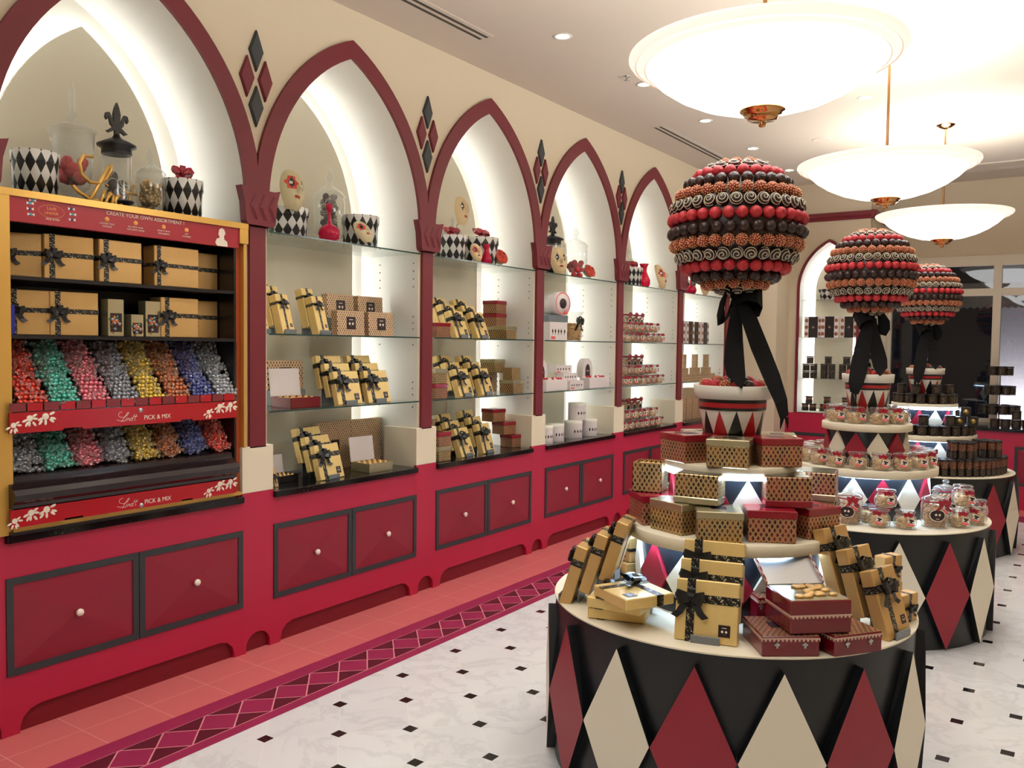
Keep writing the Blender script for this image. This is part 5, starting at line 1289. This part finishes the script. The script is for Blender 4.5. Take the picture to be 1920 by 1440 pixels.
for i in range(2): on('trs' if i else 'tgs', 0, 4.45, -0.10, S3, 90, '%s tin of the left stack' % ('lower', 'upper')[i], 'tin', 0, 1, 0.099 * i)
on('tgs', 0, 4.50, -0.28, S3, 90, 'patterned tin behind the left stack', 'tin', 0, 1, 0.0); on('trs', 0, 4.5, -0.28, S3, 90, 'high tin behind the left stack', 'tin', 0, 1, 0.099); on('tgs', 0, 4.5, -0.28, S3, 90, 'topmost tin behind the left stack', 'tin', 0, 1, 0.198)
for i, (y, l) in enumerate(((5.44, 0), (5.40, 0.099), (5.33, 0.198))): on('trs', 0, y, -0.17 - 0.05 * i, S3, 80, 'red lidded tin, %s of the right stack' % ('bottom', 'middle', 'top')[i], 'tin', 0, 1, l)
# third arch: white cartons, drums and tins
def wprint(g, w_, z):          # little printed motifs
    for i, x in enumerate((-0.36, -0.2, -0.02, 0.14, 0.34)):
        a = x * w_; s = w_ * 0.05
        g.add([(a - s, -0.0012, z), (a, -0.0012, z - s * 1.6), (a + s, -0.0012, z), (a, -0.0012, z + s * 1.6)], [(0, 1, 2, 3)], 0)
        g.box(a - s * .2, a + s * .2, -0.0014, -0.0008, z - s * 2.2, z + s * 1.2, 0)
def wcarton(w_=0.24, h_=0.14, t_=0.12, open_=False):
    def f():
        t = thing('white_carton'); obj('box', G().rbox(-w_ / 2, w_ / 2, 0, t_, 0, h_, 0.002), cartonw, t)
        g = G(); wprint(g, w_, h_ * .5); g.add([(-w_ * .45, -.0012, .008), (-w_ * .2, -.0012, .008), (-w_ * .2, -.0012, .03), (-w_ * .45, -.0012, .03)], [(0, 1, 2, 3)], 1)
        obj('print', g, [labelb, labelp], t); return t
    return f
def drum():
    t = thing('round_carton'); T_ = Matrix.Translation((0, 0, 0.09)) @ Matrix.Rotation(PI / 2, 4, 'X')
    obj('body', G().lathe([(0.0001, 0), (0.09, 0), (0.09, -0.16), (0.0001, -0.16)], 32, 0, T_), cartonw, t)
    obj('ring', G().lathe([(0.086, 0.0), (0.082, 0.002), (0.078, 0.0)], 32, 0, T_), labelp, t)
    o = obj('label', G().lathe([(0.0001, 0.003), (0.038, 0.003), (0.04, 0)], 24, 0, T_), labelb, t)
    g = G().ball((0.03, -0.006, 0.02), 0.014, 8, 6, 0, (1.6, .3, 1)); obj('print', g, labelp, t); return t
def dome():
    t = thing('domed_carton'); pts = [(-0.075, 0), (0.075, 0)] + [(0.075 * math.cos(a), 0.055 + 0.085 * math.sin(a)) for a in [PI * i / 12 for i in range(13)]]
    obj('body', G().prism(pts, 0, 0.05, 'y'), cartonw, t)
    pts = [(x * .45, 0.012 + z * .62) for x, z in pts]; obj('label', G().prism(pts, -0.0012, 0, 'y'), labelb, t)
    g = G()
    for s in (-1, 1): g.add([(s * .012 - .006, -.0016, .05), (s * .012, -.0016, .042), (s * .012 + .006, -.0016, .05), (s * .012, -.0016, .058)], [(0, 1, 2, 3)])
    obj('crest', g, labelw, t); return t
def tray():
    t = thing('white_tray'); obj('body', G().rbox(-0.12, 0.12, 0, 0.10, 0, 0.075, 0.002), cartonw, t)
    g = G(); q = random.Random(4)
    for i in range(24): g.ball((q.uniform(-.1, .1), q.uniform(.015, .085), 0.078), 0.012, 6, 4, 0 if i % 3 else 1)
    obj('sachets', g, [redball, cartonw], t, kind='stuff'); return t
def wtin():
    t = thing('white_tin'); obj('body', G().lathe([(0.0001, 0), (0.075, 0), (0.076, 0.002), (0.076, 0.125)], 32), cartonw, t)
    obj('lid', G().lathe([(0.078, 0.122), (0.078, 0.142), (0.074, 0.145), (0.0001, 0.145)], 32), whitep, t)
    g = G()
    for i in range(5):
        a = -0.7 + i * 0.35; s = 0.011; c = Vector((0.0768 * math.sin(a), -0.0768 * math.cos(a), 0.06)); d = Vector((math.cos(a), math.sin(a), 0)) * s * .7
        g.add([c - d, c - Vector((0, 0, s * 1.5)), c + d, c + Vector((0, 0, s * 1.5))], [(0, 1, 2, 3)])
    obj('print', g, labelb, t); return t
def bag():
    t = thing('cellophane_bag'); obj('biscuits', popcorn(0.06, 0.13, 90, 0.011, 8), popm, t, kind='stuff')
    obj('wrap', G().lathe([(0.066, 0.0), (0.074, 0.05), (0.068, 0.12), (0.032, 0.155), (0.06, 0.19), (0.085, 0.225)], 14, sm=False), plastic, t)
    obj('bow', bow(1.6, seed=6), ribbonb, t, (0, -0.04, 0.15)); return t
WC = wcarton()
on('drumc', drum, 5.96, -0.04, S1, 80, 'round white carton lying on its side', 'carton', 0, 1.05, 0.205, A3)
on('wc', WC, 5.90, -0.04, S1, 90, 'white printed carton under the round one', 'carton', 0, (1.1, 1.2, 1.05), 0, A3)
t = obj('shelf_riser', G().rbox(-0.22, -0.05, 5.76, 6.06, S1 + 0.149, S1 + 0.204, 0.002), greyac); prop(t, 'grey block between the round carton and the printed carton, third arch', 'display stand')
on('bag', bag, 6.28, -0.13, S1, 90, 'clear bag of biscuits with black bow', 'bag', 0, 1.1, 0, A3)
on('tray', tray, 5.87, -0.03, S2, 90, 'long white tray at the left', 'tray', 0, (1.35, 1, 1.2), 0, A3); on('dome', dome, 5.78, -0.12, S2, 90, 'domed white carton with dark label at left', 'carton', 0, 1.15, 0.09, A3)
on('wc', WC, 6.24, -0.06, S2, 90, 'low white printed carton in the middle', 'carton', 0, (0.95, .8, .5), 0, A3); on('wc', WC, 6.20, -0.10, S2, 90, 'white carton stacked in the middle', 'carton', 0, (0.95, .8, .45), 0.072, A3); on('wc', WC, 6.17, -0.15, S2, 90, 'topmost white carton in the middle', 'carton', 0, (1.1, .8, .45), 0.137, A3)
on('tray', tray, 6.62, -0.05, S2, 90, 'long white tray at the right', 'tray', 0, (1.5, 1, 1.2), 0, A3); on('dome', dome, 6.56, -0.14, S2, 90, 'domed white carton with dark label at right', 'carton', 0, 1.2, 0.088, A3)
for i, (y, x, l) in enumerate(((6.31, -0.13, 0), (6.55, -0.12, 0), (6.42, -0.16, 0.147))): on('wtin', wtin, y, x, S3, 80, 'round white printed tin, %s' % ('left of the pair', 'right of the pair', 'on top of the pair')[i], 'tin', 0, 1.02, l, A3)
for i, (y, x, l) in enumerate(((5.78, -0.09, 0), (5.98, -0.11, 0), (5.82, -0.26, 0), (5.82, -0.26, .15))): on('wtin', wtin, y, x, S3, 80, 'round white tin at the left, %s' % ('nearest the pilaster', 'beside the first', 'at the back', 'high at the back')[i], 'tin', 0, (0.95, 0.95, 1), l, A3)
# fourth arch: jars
JB = jar(4, None, False)
def lj():
    t = thing('label_jar'); obj('body', G().rbox(-0.05, 0.05, -0.05, 0.05, 0, 0.12, 0.008), glass, t); obj('sweets', popcorn(0.044, 0.112, 60, 0.010, 12), nutm, t, kind='stuff')
    obj('lid', G().lathe([(0.0001, 0.121), (0.042, 0.121), (0.042, 0.135), (0.0001, 0.136)], 20), maroonlid, t)
    for r_, m_, nm, yy in ((0.038, labelw, 'label_border', -0.0510), (0.033, labelb, 'label', -0.0516)): obj(nm, G().lathe([(0.0001, 0.0), (r_, 0.0)], 24, 0, Matrix.Translation((0, yy, 0.055)) @ Matrix.Rotation(PI / 2, 4, 'X')), m_, t)
    obj('bow', bow(1.0, seed=3), ribbonr, t, (0, -0.045, 0.13)); return t
for z, st in ((S1, 'upper glass shelf'), (S2, 'lower glass shelf'), (S3, 'black slab')):
    for i in range(8):
        J(i, 'small popcorn jar in the front row, %s of the fourth arch' % st, -0.085, 7.06 + i * 0.118 * 1.0, z, 'front jars, %s, fourth arch' % st, 75, 0.95)
    for i in range(4):
        put('lj', lj, 'square label jar behind the front row, %s of fourth arch' % st, 'jar', (-0.23, 7.42 + i * 0.13, z), 90, 'square label jars, %s, fourth arch' % st)
    for i in range(3):
        put('lj', lj, 'square label jar in the second layer, %s of fourth arch' % st, 'jar', (-0.23, 7.44 + i * 0.13, z + 0.138), 90, 'upper square jars, %s, fourth arch' % st)
    for i in range(6):
        J(i + 2, 'small popcorn jar in the second layer, %s of the fourth arch' % st, -0.10, 7.16 + i * 0.125, z + 0.0985, 'second layer jars, %s, fourth arch' % st, 75, 0.95)
# fifth arch
for i in range(5):
    on('bb', BB, 8.42 + i * 0.21, -0.14 - 0.02 * (i % 2), S1, 90, 'white and black carton with round prints, %s' % ('first', 'second', 'third', 'fourth', 'fifth')[i], 'carton', 0, (0.95, 1, 1), 0, A5)
NB = carton(0.055, 0.072, 0.05, cartonpat, 0.0)
for i in range(18):
    h_ = 4 if i in (4, 9, 14) else (2 if i % 5 in (0, 3) else 1)
    for j in range(h_): put('nb', NB, 'tiny patterned carton in the towers on the lower glass shelf, fifth arch', 'carton', (-0.10, 8.36 + i * 0.064, S2 + j * 0.0725), 90, 'tiny carton towers, fifth arch')
for i in range(7):
    for j in range(4 if i % 3 == 0 else 3): put('nb2', carton(0.15, 0.085, 0.12, cartonpat, 0.0), 'patterned carton in the tall stacks on the black slab, fifth arch', 'carton', (-0.10, 8.42 + i * 0.165, S3 + j * 0.0855), 90, 'stacked cartons on the slab, fifth arch')

# ---------------------------------------------------------------- pick and mix stand
FY0, FY1, Y0 = 1.60, 2.800, 1.661
t = thing('sweets_stand', 'tall gold framed black stand with bins of foil wrapped chocolates', 'display stand', (0, FY0, 0.822), 0)
PX = 0.045
def Gb(): return G()
base = 0.822; o_ = lambda z: z - base
g = G().box(-0.44, -0.43, 0.05, 1.148, 0, o_(2.17)); g.box(-0.44, -0.03, 0.04, 0.06, 0, o_(2.17)); g.box(-0.44, -0.012, 1.136, 1.149, 0, o_(2.17)); g.box(-0.44, -0.02, 0.05, 1.14, o_(2.155), o_(2.165)); g.box(-0.44, PX, 0.04, 1.10, 0, 0.012)
obj('carcass', g, blackin, t)
g = G().box(-0.02, 0.022, 0.0, 1.20, o_(2.168), o_(2.196)); g.box(-0.02, 0.020, 0.0, 0.058, 0, o_(2.168)); g.box(-0.02, 0.020, 1.149, 1.20, o_(2.095), o_(2.168)); g.box(-0.3, 0.006, 1.182, 1.198, o_(1.07), o_(2.095))
obj('gold_frame', g, goldp, t)
g = G().box(-0.40, -0.02, 1.150, 1.182, 0.0, o_(2.095)); obj('side_panel', g, orangew, t, label='orange brown side panel')
g = G().box(-0.02, 0.012, 0.058, 1.149, o_(2.070), o_(2.168)); hdr = obj('header', g, signred, t, label='dark red header board')
def tx(s, size, y, z, m, x=0.0128, par=None, sx=1.0, org=0.0): return lettering(s, size, m, par or hdr, (x, y - FY0, o_(z)), FACEX, 'lettering', 0.0004, sx)
tx('CREATE YOUR OWN ASSORTMENT !', 0.0225, 2.25, 2.153, labelw, sx=1.02)
tx('LINDOR', 0.015, 1.825, 2.118, labelo)
tx('Lindt', 0.019, 1.825, 2.138, labelo); tx('PICK & MIX', 0.011, 1.83, 2.094, labelw)
for y_, a_, b_ in ((2.062, 'CHOOSE YOUR', 'PACKAGE'), (2.195, 'FILL WITH YOUR', 'FAVOURITE TASTES'), (2.333, 'WRAP IT WITH', 'OUR RIBBON'), (2.452, 'GIFT', 'OR SHARE')):
    tx(a_, 0.0095, y_, 2.106, labelw); tx(b_, 0.0095, y_, 2.094, labelw)
g = G()
for y_ in (2.062, 2.195, 2.333, 2.452): g.lathe([(0.0001, 0.0134), (0.0105, 0.0134), (0.0105, 0.012)], 20, 0, Matrix.Translation((0, y_ - FY0, o_(2.125))) @ Matrix.Rotation(PI / 2, 4, 'Y'))
obj('printed_dots', g, labelo, hdr)
g = G(); n = 40
g.tube([(0.0128, 1.825 - FY0 + 0.052 * math.cos(2 * PI * i / n), o_(2.126) + 0.026 * math.sin(2 * PI * i / n)) for i in range(n + 1)], 0.0008, 4)
obj('printed_oval', g, labelo, hdr)
g = G(); cols = 0
for i, (dy, dz) in enumerate(((-.085, .022), (-.085, 0), (-.082, -.022), (.082, .022), (.088, 0.0), (.085, -.022), (-.075, .035))):
    c = Vector((0.013, 1.825 - FY0 + dy, o_(2.126) + dz)); g.ball(c, 0.006, 8, 6, 1 + i % 2, (0.2, 1, 1))
    for s in (-1, 1): g.add([c, c + Vector((0.0004, s * .014, .006)), c + Vector((0.0004, s * .014, -.006))], [(0, 1, 2)], 0)
obj('printed_sweets', g, [labelw, mat('print blue', C(70, 160, 190), 0.4), mat('print navy', C(70, 50, 110), 0.4)], hdr)
g = G().prism([(-.028, -.045), (.034, -.045), (.03, -.02), (.014, -.012), (.012, .004), (.02, .018), (.014, .036), (0, .043), (-.014, .036), (-.02, .012), (-.012, -.004), (-.03, -.012), (-.038, -.03)], 0.0122, 0.0132, 'x', 0, Matrix.Translation((0, 2.648 - FY0, o_(2.115))))
obj('printed_figure', g, labelw, hdr)
for z in (1.857, 1.620): obj('shelf_board', G().rbox(-0.43, -0.003, 0.06, 1.136, o_(z - 0.016), o_(z), 0.001), blackin, t)
# red fascias with white blossom sprays
def blossoms(yc, zc, s=1.0, mir=1):
    g = G(); q = random.Random(5)
    for (dy, dz, r_) in ((-.075, -.012, .011), (-.012, .012, .013), (.05, .016, .014)):
        c = (0, yc + mir * dy * s, zc + dz * s); g.ball(c, r_ * s, 12, 8, 0, (0.12, 1, 1))
        for k in range(6):
            a = -2.7 + k * 0.62 + q.uniform(-.2, .2); L = r_ * q.uniform(1.5, 2.3) * s; d = Vector((0, math.cos(a), math.sin(a)))
            T_ = Matrix.Translation(Vector(c) + d * L) @ Matrix.Rotation(a, 4, 'X'); g.ball((0, 0, 0), r_ * .95 * s, 10, 6, 0, (0.1, 1, 0.42), T_)
    return g
for zt, zb, nm in ((1.311, 1.229, 'upper'), (0.925, 0.853, 'lower')):
    x = PX
    g = G().prism([(0.036, o_(zt)), (1.105, o_(zt)), (1.105, o_(zb)), (0.86, o_(zb)), (0.855, o_(zb + .008)), (0.80, o_(zb + .008)), (0.795, o_(zb)), (0.33, o_(zb)), (0.325, o_(zb + .008)), (0.25, o_(zb + .008)), (0.245, o_(zb)), (0.036, o_(zb))], x - 0.012, x, 'x')
    fs = obj('fascia', g, stripred, t, label='glossy red fascia with white lettering')
    obj('blossom_print', blossoms(0.125, o_((zt + zb) / 2 + .004)), labelw, fs, (x, 0, 0)); obj('blossom_print', blossoms(1.02, o_((zt + zb) / 2 + .006)), labelw, fs, (x, 0, 0))
    tx('PICK & MIX', 0.028, 2.275, (zt + zb) / 2 - 0.012, labelw, x + 0.0006, fs, 0.95)
    obj('lock', G().lathe([(0.0001, 0.006), (0.009, 0.005), (0.011, 0)], 16, 0, Matrix.Translation((x, 2.193 - FY0, o_(zt - 0.018 if nm == 'upper' else zb + .012))) @ Matrix.Rotation(PI / 2, 4, 'Y')), steel, fs)
    # hand drawn script wordmark
    def script(sc_, th, wd):
        g = G()
        for line in ([(0, .10), (.08, .06), (.18, .035), (.28, .0), (.36, .03), (.42, .0)], [(.26, .02), (.36, .14), (.46, .27), (.56, .40), (.60, .42), (.60, .36), (.52, .27), (.40, .2), (.25, .185), (.13, .24), (.10, .34), (.16, .42), (.3, .44)],
                     [(.42, .01), (.50, .15)], [(.525, .195), (.533, .21)], [(.50, .01), (.58, .14)], [(.53, .07), (.60, .13), (.64, .12), (.61, .03), (.65, .01)],
                     [(.79, .12), (.73, .14), (.67, .08), (.68, .01), (.74, .02), (.79, .10), (.89, .30)], [(.79, .10), (.76, .02), (.80, .01)], [(1.0, .29), (.91, .10), (.89, .02), (.96, .03)], [(.86, .19), (1.05, .2)]):
            pts = [(0, a * sc_, b * sc_) for a, b in line]
            g.tube(pts, wd * sc_, 6, 0)
        return g
    obj('wordmark', script(0.095, 0.001, 0.011), labelw, fs, (x, 2.078 - FY0, o_((zt + zb) / 2 - 0.022)))
obj('plinth_strip', G().box(-0.02, 0.03, 0.052, 1.15, 0.012, o_(0.85)), goldp, t)
# bins with clear dividers, striped price rail, dark scoop tray
g = G()
for i in range(9): g.box(-0.36, 0.02, 0.068 + i * 0.1325, 0.0705 + i * 0.1325, o_(1.33), o_(1.60)); g.box(-0.36, 0.0, 0.068 + i * 0.1325, 0.0705 + i * 0.1325, o_(1.045), o_(1.225))
obj('bin_divider', g, plastic, t)
g = G().box(PX - 0.006, PX - 0.002, 0.036, 1.105, o_(1.311), o_(1.352), 0)
for i in range(16): g.box(PX - 0.002, PX - 0.001, 0.038 + i * 0.0665, 0.038 + i * 0.0665 + 0.06, o_(1.315), o_(1.348), 1 if i % 2 else 2)
obj('price_rail', g, [plastic, stripred, mat('price card', C(150, 50, 56), 0.4, var=(90, 0.6))], t)
tr = [(-0.10, 1.045), (-0.02, 1.055), (0.01, 1.05), (0.012, 1.03), (0.03, 1.02), (0.06, 1.005), (0.075, 0.985), (0.07, 0.960), (0.05, 0.945), (PX, 0.93), (-0.10, 0.925)]
g = G().prism([(a, o_(b)) for a, b in tr], 0.040, 1.105, 'y'); obj('scoop_tray', g, mat('brown plastic', C(38, 26, 28), 0.22), t, label='dark brown rolled scoop tray')
for nm_, zz in (('inner_slope', 0),):
    g = G().prism([(0.02, o_(1.315)), (0.015, o_(1.33)), (-0.085, o_(1.43)), (-0.20, o_(1.585)), (-0.42, o_(1.585)), (-0.42, o_(1.315))], 0.062, 1.134, 'y'); obj(nm_, g, blackin, t)
g = G().prism([(-0.05, o_(1.046)), (-0.17, o_(1.215)), (-0.42, o_(1.215)), (-0.42, o_(1.046))], 0.062, 1.134, 'y'); obj('lower_slope', g, blackin, t)
# foil wrapped chocolates
FOIL = [('red', (214, 76, 60)), ('turquoise', (92, 186, 166)), ('pink', (226, 124, 136)), ('silver and black', (150, 152, 160)), ('gold', (222, 190, 84)), ('copper', (196, 116, 74)), ('blue', (88, 96, 158)), ('dark silver', (176, 180, 186))]
FM = [mat('foil ' + n_, C(*c_), 0.24, 0.62) for n_, c_ in FOIL]
def candy():
    g = G().ball((0, 0, 0), 0.0125, 10, 7)
    for s in (-1, 1):
        for k in range(4):
            a0, a1 = k * PI / 2, k * PI / 2 + 1.2
            g.add([(s * .011, 0, 0), (s * .024, .010 * math.cos(a0), .010 * math.sin(a0)), (s * .026, .009 * math.cos(a1), .009 * math.sin(a1))], [(0, 1, 2)], 1)
    return g
FP = [mat('pale wrapper end ' + n_, C(*(int(120 + q_ * 0.5) for q_ in c_)), 0.25, 0.25) for n_, c_ in FOIL]
CG = candy(); CM = [CG.mesh('wrapped_chocolate', [m_, p__]) for m_, p__ in zip(FM, FP)]
ORD8 = ('first', 'second', 'third', 'fourth', 'fifth', 'sixth', 'seventh', 'eighth')
for b_ in range(8):
    yc = FY0 + 0.0695 + 0.1325 * b_ + 0.066; q = random.Random(b_)
    n_ = 0
    for r_ in range(7):            # front of the heap: chocolates as things of their own
        for c_ in range(5 if r_ % 2 else 6):
            if n_ >= 37: break
            y = yc - 0.052 + (c_ + (.5 if r_ % 2 else 0)) * 0.0205; u = r_ / 7
            o = bpy.data.objects.new('wrapped_chocolate', CM[b_]); COL.objects.link(o); n_ += 1
            o.location = (0.024 - u * 0.105 + q.uniform(-.003, .003), y, 1.346 + u * 0.115 + q.uniform(0, .006)); o.rotation_euler = (q.uniform(0, 6), q.uniform(0, 6), q.uniform(0, 6))
            prop(o, '%s foil chocolate at the front of the %s upper bin from the left' % (FOIL[b_][0], ORD8[b_]), 'chocolate', '%s foil chocolates, %s upper bin' % (FOIL[b_][0], ORD8[b_]))
    g = G()
    for k in range(150):
        u = q.random(); T_ = Matrix.Translation((-0.075 - u * 0.10 + q.uniform(-.008, .008), yc + q.uniform(-.052, .052), 1.45 + u * 0.145 + q.uniform(-.010, .008))) @ Matrix.Rotation(q.uniform(0, 6), 4, 'Z') @ Matrix.Rotation(q.uniform(0, 6), 4, 'X')
        g.merge(CG, T_)
    o = obj('wrapped_chocolates', g, [FM[b_], FP[b_]]); prop(o, 'heap of %s foil chocolates at the back of the %s upper bin' % (FOIL[b_][0], ORD8[b_]), 'chocolates', None, 'stuff')
    g = G(); mm = (3, 1, 2, 3, 4, 5, 6, 0)[b_]
    for k in range(150):
        u = q.random(); T_ = Matrix.Translation((-0.035 - u * 0.11 + q.uniform(-.008, .008), yc + q.uniform(-.052, .052), 1.068 + u * 0.150 + q.uniform(-.006, .006))) @ Matrix.Rotation(q.uniform(0, 6), 4, 'Z') @ Matrix.Rotation(q.uniform(0, 6), 4, 'X')
        g.merge(CG, T_)
    o = obj('wrapped_chocolates', g, [FM[mm], FP[mm]]); prop(o, 'heap of %s foil chocolates in the %s lower bin from the left' % (FOIL[mm][0], ORD8[b_]), 'chocolates', None, 'stuff')
# boxes on the stand's two shelves
GW = giftbox(0.20, 0.20, 0.09, goldk, rx=-0.34, rzf=0.55, lab=False, bs=1.15); GW2 = giftbox(0.235, 0.20, 0.09, goldk, rx=-0.40, rzf=0.52, lab=False, bs=1.0)
for i, (key, b, y, x, z, rz, lb) in enumerate((
    ('gw', GW, 1.785, -0.12, 1.858, 64, 'gold box with black bow, far left on the stand top shelf'), ('gw', GW, 1.93, -0.05, 1.858, 82, 'gold box with large black bow, second on the stand top shelf'),
    ('gw', GW, 2.15, -0.03, 1.858, 90, 'gold box with black ribbon, third on the stand top shelf'), ('gw', GW, 2.24, -0.16, 1.858, 90, 'gold box half hidden behind the third on the stand top shelf'),
    ('gw2', GW2, 2.43, -0.03, 1.858, 90, 'wide gold box with printed ribbon, right on the stand top shelf'), ('gw', GW, 2.632, -0.135, 1.858, 90, 'gold box at the right end of the stand top shelf'),
    ('gw', GW, 1.79, -0.08, 1.621, 76, 'gold box beside the blue box on the stand second shelf'), ('gw', GW, 1.95, -0.05, 1.621, 84, 'gold box with black bow, second on the stand second shelf'),
    ('gw', GW, 2.445, -0.03, 1.621, 90, 'gold box with ribbon and sweet, left of the right pair'), ('gw', GW, 2.632, -0.135, 1.621, 90, 'gold box at the right end of the stand second shelf'))):
    put(key, b, lb, 'gift box', (x, y, z), rz, None, 0, (1, 1, 0.93))
t = obj('blue_box', G().rbox(-0.14, -0.02, 1.668, 1.692, 1.621, 1.74, 0.002), blue); prop(t, 'deep blue box at the left end of the stand second shelf', 'box')
def winbox(w_, h_):
    def f():
        t = thing('window_box'); obj('box', G().rbox(-w_ / 2, w_ / 2, 0, 0.06, 0, h_, 0.002), silverm, t)
        g = G().box(-w_ * .36, w_ * .36, -0.001, 0, h_ * .12, h_ * .62); obj('window', g, labelb, t)
        g = G(); q = random.Random(3)
        for i in range(10): g.merge(CG, Matrix.Translation((q.uniform(-w_ * .26, w_ * .26), -0.002, q.uniform(h_ * .18, h_ * .5))) @ Matrix.Rotation(q.uniform(0, 6), 4, 'Y') @ Matrix.Scale(.7, 4), i % 2)
        obj('wrapped_chocolates', g, [FM[3], FM[5], FM[1]], t, kind='stuff'); return t
    return f
put('wb', winbox(0.075, 0.165), 'pale box with a window of foil chocolates, left of three', 'box', (-0.03, 2.125, 1.621), 90)
put('wb', winbox(0.075, 0.165), 'pale box with a window of foil chocolates, right of three', 'box', (-0.03, 2.305, 1.621), 90)
put('wbs', winbox(0.06, 0.10), 'smallest pale box with a window, between the two taller ones', 'box', (-0.01, 2.215, 1.621), 90)
# gold script sign standing on the stand, with crest
t = thing('gold_sign', 'gold script sign with dragon crest standing on top of the sweets stand', 'sign', (-0.005, 1.925, 2.196), 90)
g = G()
Tm = Matrix.Rotation(-PI / 2, 4, 'Z')
obj('script', script(0.44, 0.01, 0.018), goldp, t, (0, 0, 0.008), (0, 0, -PI / 2))
g = G()
for pts, r_ in (([(.50, .0), (.53, .05), (.50, .10), (.54, .14), (.52, .17)], .010), ([(.48, .12), (.52, .09), (.57, .11)], .008), ([(.56, .02), (.58, .07), (.54, .11), (.58, .13)], .009), ([(.47, .04), (.51, .03), (.56, .06)], .008), ([(.49, .16), (.53, .18), (.55, .15)], .007)):
    g.tube([(0, a, b) for a, b in pts], r_, 8)
obj('crest', g, goldp, t, (0, -0.02, 0.0), (0, 0, -PI / 2))
